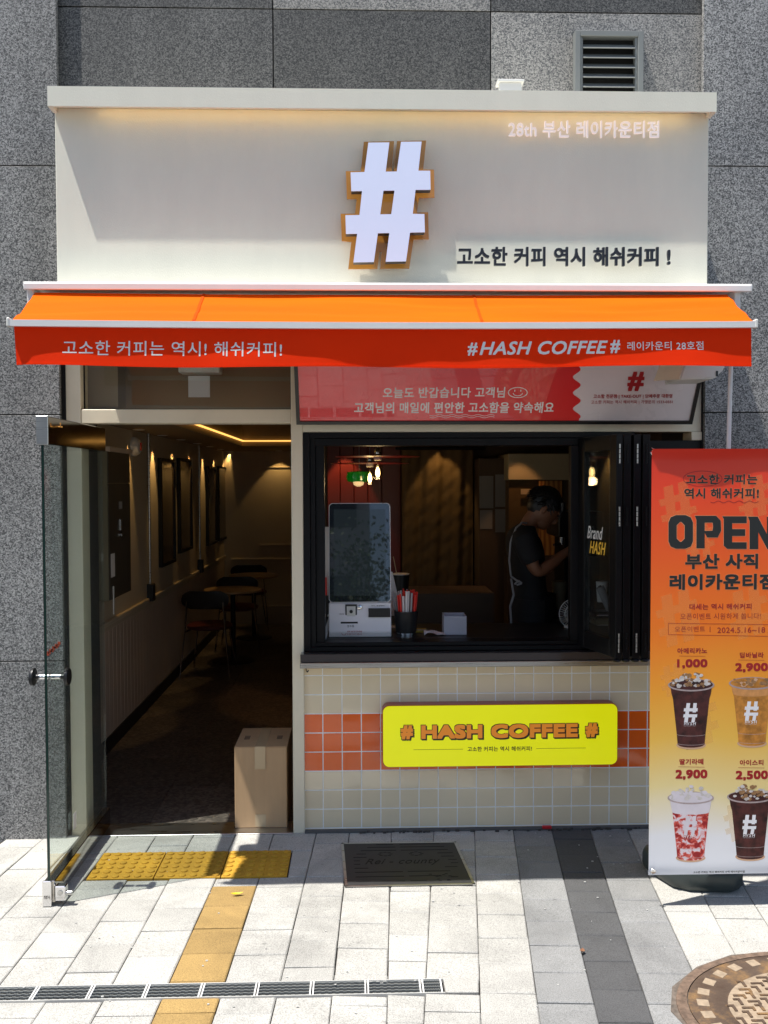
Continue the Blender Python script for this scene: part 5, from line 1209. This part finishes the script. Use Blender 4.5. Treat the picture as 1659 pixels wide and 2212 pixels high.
hb = MB(); random.seed(8)
v_, f2 = blob(HC + hr @ Vector((-.018, 0, .032)), .104, .086, .106, 22, rot=hr); hb.add(v_, f2); v_, f2 = blob(HC + hr @ Vector((-.036, 0, -.004)), .074, .076, .082, 18, rot=hr); hb.add(v_, f2)
for k in range(26):
    q = (k / 25 - .5) * 2; c0 = HC + hr @ Vector((.055, q * .070, .088)); c1 = HC + hr @ Vector((.105 - .02 * q * q, q * .064, .052 + random.uniform(-.006, .006))); c2 = HC + hr @ Vector((.112 - .03 * q * q, q * .060, .022 + random.uniform(-.01, .008)))
    hb.cyl(c0, c1, .016, 6, .010); hb.cyl(c1, c2, .010, 6, .003)
for k in range(420):      # short loose strands all over the scalp and down to the nape
    th2 = random.uniform(0, 2 * math.pi); ph2 = math.acos(random.uniform(-.35, 1)); n2 = Vector((math.sin(ph2) * math.cos(th2), math.sin(ph2) * math.sin(th2), math.cos(ph2)))
    if n2.x > .55 and n2.z < .3: continue
    c0 = HC + hr @ (Vector((-.020, 0, .028)) + Vector((n2.x * .098, n2.y * .080, n2.z * .100))); t2 = (hr @ (n2 * .35 + Vector((.55 if n2.x > 0 else -.35, 0, -.55)))).normalized()
    hb.cyl(c0, c0 + t2 * random.uniform(.018, .034), .0055, 4, .001, cap=False)
hb.build('hair', M['hair'], ps, smooth=True, fixn=False)
# t-shirt as a slightly larger skin with short sleeves
sh = MB()
def fold(k): return 1 + .03 * math.sin(3.7 * k)
ring_ = [(P3(1150, 1372), .118, .168), (P3(1149, 1330), .120, .165), (P3(1147, 1296), .116, .158), (P3(1143, 1268), .108, .150), (P3(1139, 1240), .107, .152), (P3(1137, 1212), .114, .168), (P3(1134, 1186), .116, .182), (P3(1131, 1164), .104, .188), (P3(1130, 1150), .086, .170), (P3(1133, 1141), .066, .105), (P3(1138, 1134), .056, .066)]
sh.loft([(c, (.12, 0, 1), rx * fold(i), ry) for i, (c, rx, ry) in enumerate(ring_)], 30)
for s_ in (-1, 1):
    dy = s_ * .175; q = [P3(1126, 1151, dy * .62), P3(1131, 1160, dy * .95), P3(1139, 1184, dy * 1.06), P3(1148, 1205, dy * 1.12), P3(1151, 1212, dy * 1.12)]
    sh.loft([(q[0], (.3, s_ * .6, -1), .070, .060), (q[1], (.3, s_ * .3, -1), .074, .066), (q[2], (.4, 0, -1), .070, .064), (q[3], (.45, 0, -1), .068, .062), (q[4], (.45, 0, -1), .060, .055)], 20)
sh.build('t_shirt', M['tee'], ps, smooth=True)
tr_ = MB(); tr_.loft([(v3(xh, PY, pel.z + .03), (0, 0, 1), .128, .170), (v3(xh, PY, .92), (0, 0, 1), .130, .176), (v3(xh, PY, .84), (0, 0, 1), .120, .170)], 24)
for s_ in (-1, 1): tr_.loft([(v3(xh, PY + s_ * .085, .86), (0, 0, 1), .105, .095), (v3(xh + .01, PY + s_ * .095, .50), (0, 0, 1), .085, .080), (v3(xh - .01, PY + s_ * .10, .07), (0, 0, 1), .068, .065)], 20)
tr_.build('trousers', M['tee'], ps, smooth=True)
b = MB(); b.tube([P3(1138, 1130, -.05), P3(1128, 1129, -.10), P3(1115, 1140, -.13), P3(1103, 1170, -.17), P3(1100, 1210, -.19), P3(1104, 1245, -.17), P3(1122, 1258, -.19)], .006, 6)
b.tube([P3(1104, 1250, -.19), P3(1110, 1285, -.19), P3(1102, 1310, -.19), P3(1105, 1355, -.19)], .007, 6); b.tube([P3(1112, 1262, -.19), P3(1120, 1254, -.20), P3(1127, 1260, -.20), P3(1116, 1264, -.20)], .006, 6)
b.build('apron_strap', M['strap'], ps, smooth=True)
def apn(a, b): return (xh + .03 + .115 * math.sin(a * math.pi * .9 + .1) , PY - .17 + .34 * a, pel.z + .05 - .62 * b)
MB().sheet(apn, 14, 8, (.004, 0, 0)).build('apron', M['apron'], ps, smooth=True)

# =================================================================== BANNER
NY = -.955
bn = thing('event_banner', 'orange to white OPEN event banner with four printed iced drinks at the right', 'banner', (1.5, NY, 0))
nx0, nx1 = W(1405, 1400, NY)[0], W(1405, 1400, NY)[0] + .60; nz0, nz1 = W(1420, 1892, NY)[1], W(1420, 970, NY)[1]
def ban(a, b): return (nx0 + (nx1 - nx0) * a, NY + .0012 * math.sin(3 * a + 4 * b) * 0 + (.014 * math.exp(-((1 - b) / .03)) if False else 0), nz0 + (nz1 - nz0) * b)
MB().sheet(lambda a, b: (nx0 + (nx1 - nx0) * a, NY, nz0 + (nz1 - nz0) * (b * .93 if b < .8 else .744 + (b - .8) * 1.28)), 30, 90, (0, .0015, 0)).build('vinyl_sheet', M['banner'], bn, smooth=True)
def B1(x, y): return W(1368 + .23027 * x, 945.9 + .23027 * y, NY)
def B2(x, y): return W(1368 + .2467 * x, 1418.9 + .2467 * y, NY)
def bt_(s, x0, y0, x1, y1, m, fn=B1, lay=1, **kw):
    a, b, c = fn(x0, y1), fn(x1, y1), fn(x0, y0); z = a[1]; y = NY - .0004 * lay - .0003
    return letter(bn, s, (a[0], y, z), (b[0], y, z), (a[0], y, c[1]), m, thick=.0003, gap=.0, **kw)
def halo(s, x0, y0, x1, y1, fn=B1, off=.03, **kw):
    d = 2; bt_(s, x0 - d, y0 - d, x1 + d, y1 + d, mat_halo, fn, 1, offset=off + .008, **kw); bt_(s, x0, y0, x1, y1, M['p_black'], fn, 2, offset=off, **kw)
mat_halo = mat('pale_orange_print', (.80, .36, .16), .5)
halo('고소한 커피는', 490, 342, 1160, 438); halo('역시 해쉬커피!', 475, 472, 1175, 572)
def bp(pts, m, fn=B1, lay=1, nm='print'):
    poly = [fn(*p) for p in pts]; return MB().prism(poly, NY - .0004 * lay - .0006, NY - .0004 * lay - .0003).build(nm, m, bn)
def O_(x0, x1, y0, y1, c, hx, hy):  # chamfered ring
    o = [(x0 + c, y0), (x1 - c, y0), (x1 - c * .3, y0 + c * .3), (x1, y0 + c), (x1, y1 - c), (x1 - c * .3, y1 - c * .3), (x1 - c, y1), (x0 + c, y1), (x0 + c * .3, y1 - c * .3), (x0, y1 - c), (x0, y0 + c), (x0 + c * .3, y0 + c * .3)]
    k = c * .45; X0, X1, Y0, Y1 = x0 + hx, x1 - hx, y0 + hy, y1 - hy; h = [(X0 + k, Y0), (X1 - k, Y0), (X1, Y0 + k), (X1, Y1 - k), (X1 - k, Y1), (X0 + k, Y1), (X0, Y1 - k), (X0, Y0 + k)]
    return o, h
for lay, g, m in ((1, 3, mat_halo), (2, 0, M['p_black'])):
    o, h = O_(328 - g, 558 + g, 724 - g, 1040 + g, 70, 78 + 2 * g, 64 + 2 * g); y = NY - .0004 * lay - .0003
    holed([B1(*p) for p in o], [B1(*p) for p in h], y - .0003, y).build('lettering', m, bn)
    o = [(575 - g, 730 - g), (775, 730 - g), (818 + g, 775), (822 + g, 870), (790, 935 + g), (690, 935 + g), (668, 890), (668 - 0, 1036 + g), (590 - g, 1036 + g), (590 - g, 770)]
    h = [(668 + g, 795 + g), (742 - g, 795 + g), (746 - g, 830), (740 - g, 870 - g), (668 + g, 872 - g)]
    holed([B1(*p) for p in o], [B1(*p) for p in h], y - .0003, y).build('lettering', m, bn)
    bp([(832 - g, 735 - g), (1062 + g, 735 - g), (1062 + g, 800 + g), (925, 800 + g), (925, 855 - g), (1048 + g, 855 - g), (1048 + g, 920 + g), (925, 920 + g), (925, 978 - g), (1062 + g, 978 - g), (1062 + g, 1042 + g), (880, 1042 + g), (846 - g, 1010), (846 - g, 760)], m, lay=lay, nm='lettering')
    bp([(1072 - g, 738 - g), (1165 + g, 738 - g), (1250, 900), (1250, 738 - g), (1330 + g, 738 - g), (1330 + g, 1044 + g), (1255 - g, 1044 + g), (1170, 885), (1170, 1044 + g), (1088 - g, 1044 + g), (1088 - g, 780)], m, lay=lay, nm='lettering')
halo('부산 사직', 485, 1088, 1168, 1232, off=.045); halo('레이카운티점', 338, 1278, 1325, 1428, off=.045)
bt_('대세는 역시 해쉬커피', 525, 1556, 1108, 1612, M['p_red'], offset=.025); bt_('오픈이벤트 시원하게 쏩니다!', 440, 1646, 1195, 1704, M['p_red'])
bt_('오픈이벤트', 388, 1768, 672, 1820, M['p_red']); bt_('|', 716, 1770, 722, 1822, M['p_red']); bt_('2024.5.16~18', 788, 1778, 1235, 1830, M['p_red'], offset=.01)
def bline(pts, wd, m, fn=B1, lay=2):
    b = MB(); y = NY - .0004 * lay - .0003
    for p, q in zip(pts, pts[1:]):
        P_, Q_ = Vector((fn(*p)[0], y, fn(*p)[1])), Vector((fn(*q)[0], y, fn(*q)[1])); t = (Q_ - P_).normalized(); n_ = Vector((t.z, 0, -t.x)) * wd
        vs = [P_ - n_, Q_ - n_, Q_ + n_, P_ + n_]; vs += [v + Vector((0, -.0003, 0)) for v in vs]; b.add(vs, [(0, 1, 2, 3), (7, 6, 5, 4), (0, 1, 5, 4), (1, 2, 6, 5), (2, 3, 7, 6), (3, 0, 4, 7)])
    b.build('drawn_line', m, bn)
bline([(648 + 182 * math.cos(t * math.pi / 16), 383 + 72 * math.sin(t * math.pi / 16)) for t in range(33)], .0011, M['p_red'], lay=3)
bline([(722 + i * 9, 600 + 9 * math.sin(i * .58)) for i in range(51)], .0011, M['p_red'])
bline([(328, 1738), (1395, 1752), (1395, 1862), (328, 1845), (328, 1738)], .0009, M['p_red'])
for s, x0, y0, x1, y1, fn in (('아메리카노', 413, 1971, 692, 2025, B1), ('딥바닐라', 998, 2012, 1222, 2065, B1), ('딸기라떼', 405, 895, 615, 946, B2), ('아이스티', 933, 903, 1140, 952, B2)): bt_(s, x0, y0, x1, y1, M['p_red'], fn, offset=.035)
for s, x0, y0, x1, y1, fn in (('1,000', 410, 2076, 695, 2166, B1), ('2,900', 955, 2112, 1262, 2202, B1), ('2,900', 370, 990, 650, 1080, B2), ('2,500', 897, 998, 1180, 1086, B2)): bt_(s, x0, y0, x1, y1, M['p_red'], fn, offset=.055)
for p, fn in (([(430, 2046), (675, 2048)], B1), ([(985, 2083), (1228, 2086)], B1), ([(395, 963), (625, 967)], B2), ([(920, 970), (1148, 973)], B2)): bline(p, .0007, M['p_red'], fn)
bt_('고소한 커피는 역시 해쉬커피 사직 레이카운티점', 530, 1882, 980, 1903, M['p_black'], B2, offset=.02)
# faint hash pattern
def hash_pts(pts, cx, cy, s, rot):
    out = []
    for x, y in pts:
        x, y = (x - 790) / 1850 * s, (y - 1040) / 1850 * s * .8
        out.append((cx + x * math.cos(rot) - y * math.sin(rot), cy + x * math.sin(rot) + y * math.cos(rot)))
    return out
for i, (cx, cy, s_, fn) in enumerate(((420, 640, 520, B1), (1130, 560, 470, B1), (620, 960, 420, B1), (420, 1690, 600, B1), (1080, 1640, 560, B1), (560, 560, 560, B2), (350, 200, 330, B2), (930, 1440, 400, B2))):
    o_, h_ = [fn(*p) for p in hash_pts(outer, cx, cy, s_, -.28)], [fn(*p) for p in hash_pts(hole, cx, cy, s_, -.28)]
    o_ = [(max(p[0], nx0 + .001), p[1]) for p in o_]
    holed(o_, h_, NY - .0002 - .00001 * i, NY - .0001 - .00001 * i).build('faint_hash_print', M['faint'], bn)
# printed cups (artwork on the vinyl)
def cup(cx, ry, kind):
    def q(x, y): return (cx + x, ry + y)
    def ell(x, y, rx, ry_, n=28, a0=0, a1=360): return [q(x + rx * math.cos(R(a0 + (a1 - a0) * i / n)), y + ry_ * math.sin(R(a0 + (a1 - a0) * i / n))) for i in range(n + 1 if a1 - a0 < 360 else n)]
    bp(ell(0, 548, 130, 38), M['p_shadow'], B2, 1)
    body = [q(-180, 50), q(-172, 100), q(-160, 140), q(-125, 460), q(-118, 545)] + ell(0, 545, 112, 26, 12, 180, 0) + [q(118, 545), q(125, 460), q(160, 140), q(172, 100), q(180, 50)]
    bp(body, {'c': M['p_coffee'], 'l': M['p_latte'], 's': M['p_straw']}[kind], B2, 2)
    if kind == 's': bp([q(-180, 50), q(-172, 100), q(-160, 150)] + ell(0, 148, 158, 20, 12, 180, 0) + [q(160, 150), q(172, 100), q(180, 50)], M['p_milk'], B2, 3)
    if kind == 'l': bp([q(-180, 50), q(-166, 112)] + ell(0, 112, 165, 26, 12, 180, 0) + [q(166, 112), q(180, 50)], mat('printed_foam', (.62, .28, .09), .5, var=.2, vs=40), B2, 3)
    bp(ell(0, 22, 204, 56), M['p_glassrim'], B2, 4); bp(ell(0, 18, 190, 46), {'c': M['p_coffee'], 'l': M['p_latte'], 's': M['p_milk']}[kind], B2, 5)
    rs = random.Random(int(cx)); lay = 6
    for k in range(46 if kind != 'l' else 24):
        px = rs.uniform(-165, 165); top = -95 * (1 - (abs(px) / 190) ** 2) if kind != 'l' else -25
        py = rs.uniform(top + 10, 44 * math.sqrt(max(0, 1 - (px / 190) ** 2))); s = rs.uniform(14, 30); a = rs.uniform(0, 6)
        n = rs.choice((4, 5, 6)); pts = [q(px + s * math.cos(a + 2 * math.pi * i / n) * rs.uniform(.7, 1.1), py + s * .72 * math.sin(a + 2 * math.pi * i / n) * rs.uniform(.7, 1.1)) for i in range(n)]
        mm = {'c': rs.choice(['p_ice', 'p_ice2', 'p_ice2', 'p_ice']), 'l': rs.choice(['p_latte', 'p_ice2', 'p_shadow']), 's': rs.choice(['p_milk', 'p_ice', 'p_milk'])}[kind]
        poly = [B2(*p) for p in pts]; cups_ice.setdefault(mm, MB()).prism(poly, NY - .0004 * lay - .00003 * k - .0006, NY - .0004 * lay - .00003 * k - .0003)
    for yy, rx, ry_ in ((455, 122, 14), (535, 112, 14)): bline([q(rx * math.cos(R(180 - t * 15)), yy + ry_ * math.sin(R(180 - t * 15))) for t in range(13)], .0007, M['p_glassrim'], B2, 4)
    # hash mark with offset cut, flipped word below
    L_ = 4; s = 1
    for rect in ([(-40, 180), (-8, 180), (-30, 350), (-62, 350)], [(20, 180), (50, 180), (42, 262), (12, 262)], [(10, 300), (38, 300), (30, 350), (0, 350)], [(-62, 225), (58, 225), (55, 253), (-65, 253)], [(-66, 278), (54, 278), (50, 305), (-70, 305)]):
        bp([q(*p) for p in rect], M['p_white'] if kind != 's' else M['p_milk'], B2, L_); L_ += .25
    for ch, x0, x1 in (('H', -62, -40), ('V', -35, -14), ('S', -10, 10), ('H', 16, 42)): bt_(ch, cx + x0, ry + 346, cx + x1, ry + 374, M['p_white'], B2, 5, shear=.15, offset=.01)
    bt_('Hash Signature Coffee', cx - 62, ry + 379, cx + 40, ry + 384, M['p_white'], B2, 5)
cups_ice = {}
cup(507, 225, 'c'); cup(1040, 210, 'l'); cup(504, 1215, 's'); cup(1025, 1205, 'c')
for k_, v_ in cups_ice.items(): v_.build('ice_print', M[k_], bn)
# eyelets, clips, rear frame
for (u, v) in ((1411.5, 978), (1411, 1882)):
    c = W(u, v, NY); MB().lathe((c[0], NY - .001, c[1]), [(.0045, -.002), (.010, -.003), (.012, 0), (.0045, .001)], 20, axis='y').tube([(c[0], NY - .004, c[1]), (c[0] - .004, NY - .008, c[1] + .015), (c[0] - .004, NY + .01, c[1] + .02)], .002).build('eyelet', M['chrome'], bn, smooth=True)
def ripple(x, z):
    y = .0030 * math.sin(1.5 * z + .8 * x + .4)
    t = (z - (nz1 - .045)) / .045
    if t > 0: y -= .018 * t * t * (1 + .25 * math.sin(14 * x))
    e = (.05 - (z - nz0)) / .05
    if e > 0: y += .006 * e * e
    return y
for o in bn.children:
    if o.type == 'MESH' and not o.name.startswith('eyelet'):
        if not o.name.startswith('vinyl'):           # ink lies flat on the vinyl
            for v in o.data.vertices: v.co.y = v.co.y * .14 - .00022
        for v in o.data.vertices: v.co.y += ripple(v.co.x + bn.location.x, v.co.z)
xm = (nx0 + nx1) / 2
b = MB().tube([(xm, -.66, .12), (xm, -.90, 1.1)], .012, 10).tube([(nx0 + .01, NY + .012, nz1 + .002), (xm, -.90, 1.1), (nx1 - .01, NY + .012, nz1 + .002)], .006, 8).tube([(nx0 + .012, NY + .012, nz0 + .01), (xm, -.88, 1.0), (nx1 - .012, NY + .012, nz0 + .01)], .005, 8)
b.build('pole_frame', M['black_plastic'], bn, smooth=True)
bs_ = [(1.360, -.50), (1.52, -.44), (1.70, -.56), (1.745, -.66), (1.715, -.80), (1.66, -.835), (1.47, -.815), (1.405, -.77), (1.352, -.62), (1.34, -.55)]
bw_ = thing('banner_base', 'dark grey water filled plastic foot under the banner', 'banner foot', (1.54, -.65, 0))
n = len(bs_); cxx, cyy = 1.54, -.64
def ring(k, z): return [(cxx + (x - cxx) * k, cyy + (y - cyy) * k, z) for x, y in bs_]
vs = ring(.93, .004) + ring(1.0, .03) + ring(1.0, .075) + ring(.95, .098) + ring(.84, .105)
fs = [tuple(range(n))[::-1], tuple(range(4 * n, 5 * n))] + [(k * n + i, k * n + (i + 1) % n, (k + 1) * n + (i + 1) % n, (k + 1) * n + i) for k in range(4) for i in range(n)]
MB().add(vs, fs).build('tank', M['dark_plastic'], bw_, bevel=.004, seg=2, smooth=True)
MB().cyl((1.44, -.55, .10), (1.44, -.55, .122), .022, 18).build('filler_cap', M['black_plastic'], bw_, smooth=True); MB().cyl((xm, -.66, .10), (xm, -.66, .15), .024, 16).build('pole_socket', M['black_plastic'], bw_, smooth=True)

# =================================================================== LITTER
def small_leaf(name, x, y, L, wd, rz, m, lab):
    b = MB(); c, s = math.cos(rz), math.sin(rz)
    def f(a, b_): t = (a - .5) * L; w_ = wd * math.sin(math.pi * min(max(a, .03), .97)) * (b_ - .5) * 2; return (x + t * c - w_ * s, y + t * s + w_ * c, .006 + .008 * (2 * a - 1) ** 2 + .01 * abs(w_) / wd * .5)
    b.sheet(f, 8, 2, (0, 0, .0008)); tag(b.build(name, m, smooth=True), lab, 'leaf')
c = G(512, 1935); small_leaf('fallen_leaf', c[0], c[1], .055, .009, .15, M['leaf_yellow'], 'small bright yellow leaf on the ochre pavers near the doorway')
c = G(1258, 2059); small_leaf('fallen_leaf', c[0], c[1], .026, .010, 1.2, M['leaf_brown'], 'small curled brown leaf beside the dark grey pavers')
c = G(1190, 1797); o = bx(c[0] - .04, c[0] + .01, -.055, -.035, .006, .022).build('plastic_scrap', M['red_litter'], bevel=.004); tag(o, 'small red plastic scrap at the foot of the tiled wall', 'litter')
c = G(1262, 1802); 
random.seed(21); b = MB()
for k in range(160):
    x, y = random.uniform(-2, 2), random.uniform(-1.9, -.08); s = random.uniform(.0015, .0045)
    b.box(x - s, x + s, y - s * .7, y + s * .7, .0, .0015 + s * .4, None)
tag(b.build('grit', M['far_paving']), kind='stuff')
b = MB()
for k in range(60):
    x = random.uniform(.0, 1.6); s = random.uniform(.002, .006); y = -.052 + random.uniform(-.012, .01); b.box(x - s * 2, x + s * 2, y - s, y + s, .0, .004 + s)
tag(b.build('wall_foot_debris', M['sand']), kind='stuff')

# =================================================================== ACROSS THE STREET (seen only in reflections)
ab = thing('apartment_building', 'grey apartment building across the street, reflected in the kiosk screen', 'building', (-3, -24, 0))
bx(-14, 0.4, -30, -22, 0, 16).build('wall', M['far_wall'], ab)
me_ = MB().box(-.6, .6, 0, .1, 0, 1.5).mesh('window', M['far_glass'])
for i in range(7):
    for j in range(5):
        o = bpy.data.objects.new('window', me_); COL.objects.link(o); o.parent = ab; o.location = Vector((-12.6 + i * 2, -22.05, 1.6 + j * 3)) - ab.location
tr = thing('street_tree', 'slender leafy street tree beyond the camera, reflected in the kiosk screen', 'tree', (-.4, -10.2, 0))
TXx, TYy = -.12, -10.2
b = MB().cyl((TXx, TYy, 0), (TXx, TYy, 1.6), .07, 10, .05); random.seed(13); tips = []
for k in range(12):
    a = random.uniform(0, 6.28); p0 = Vector((TXx, TYy, random.uniform(1.1, 1.7))); p1 = p0 + Vector((math.cos(a) * .25, math.sin(a) * .25, 1.0)); p2 = p1 + Vector((math.cos(a) * .35, math.sin(a) * .35, random.uniform(.6, 1.6)))
    b.cyl(p0, p1, .028, 6, .018); b.cyl(p1, p2, .018, 6, .006); tips += [p1, p2, (p1 + p2) / 2, p0.lerp(p1, .7)]
b.build('trunk', M['bark'], tr, smooth=True); vs, fs = [], []
for k in range(2600):
    c = random.choice(tips) + Vector((random.gauss(0, .20), random.gauss(0, .20), random.gauss(0, .20))); a = Vector((random.gauss(0, 1), random.gauss(0, 1), random.gauss(0, 1))).normalized() * .045; d = a.cross(Vector((random.gauss(0, 1), random.gauss(0, 1), random.gauss(0, 1)))).normalized() * .028
    i = len(vs); vs += [c - a, c + d, c + a, c - d]; fs.append((i, i + 1, i + 2, i + 3))
MB().add(vs, fs).build('crown', M['leaves'], tr, fixn=False)
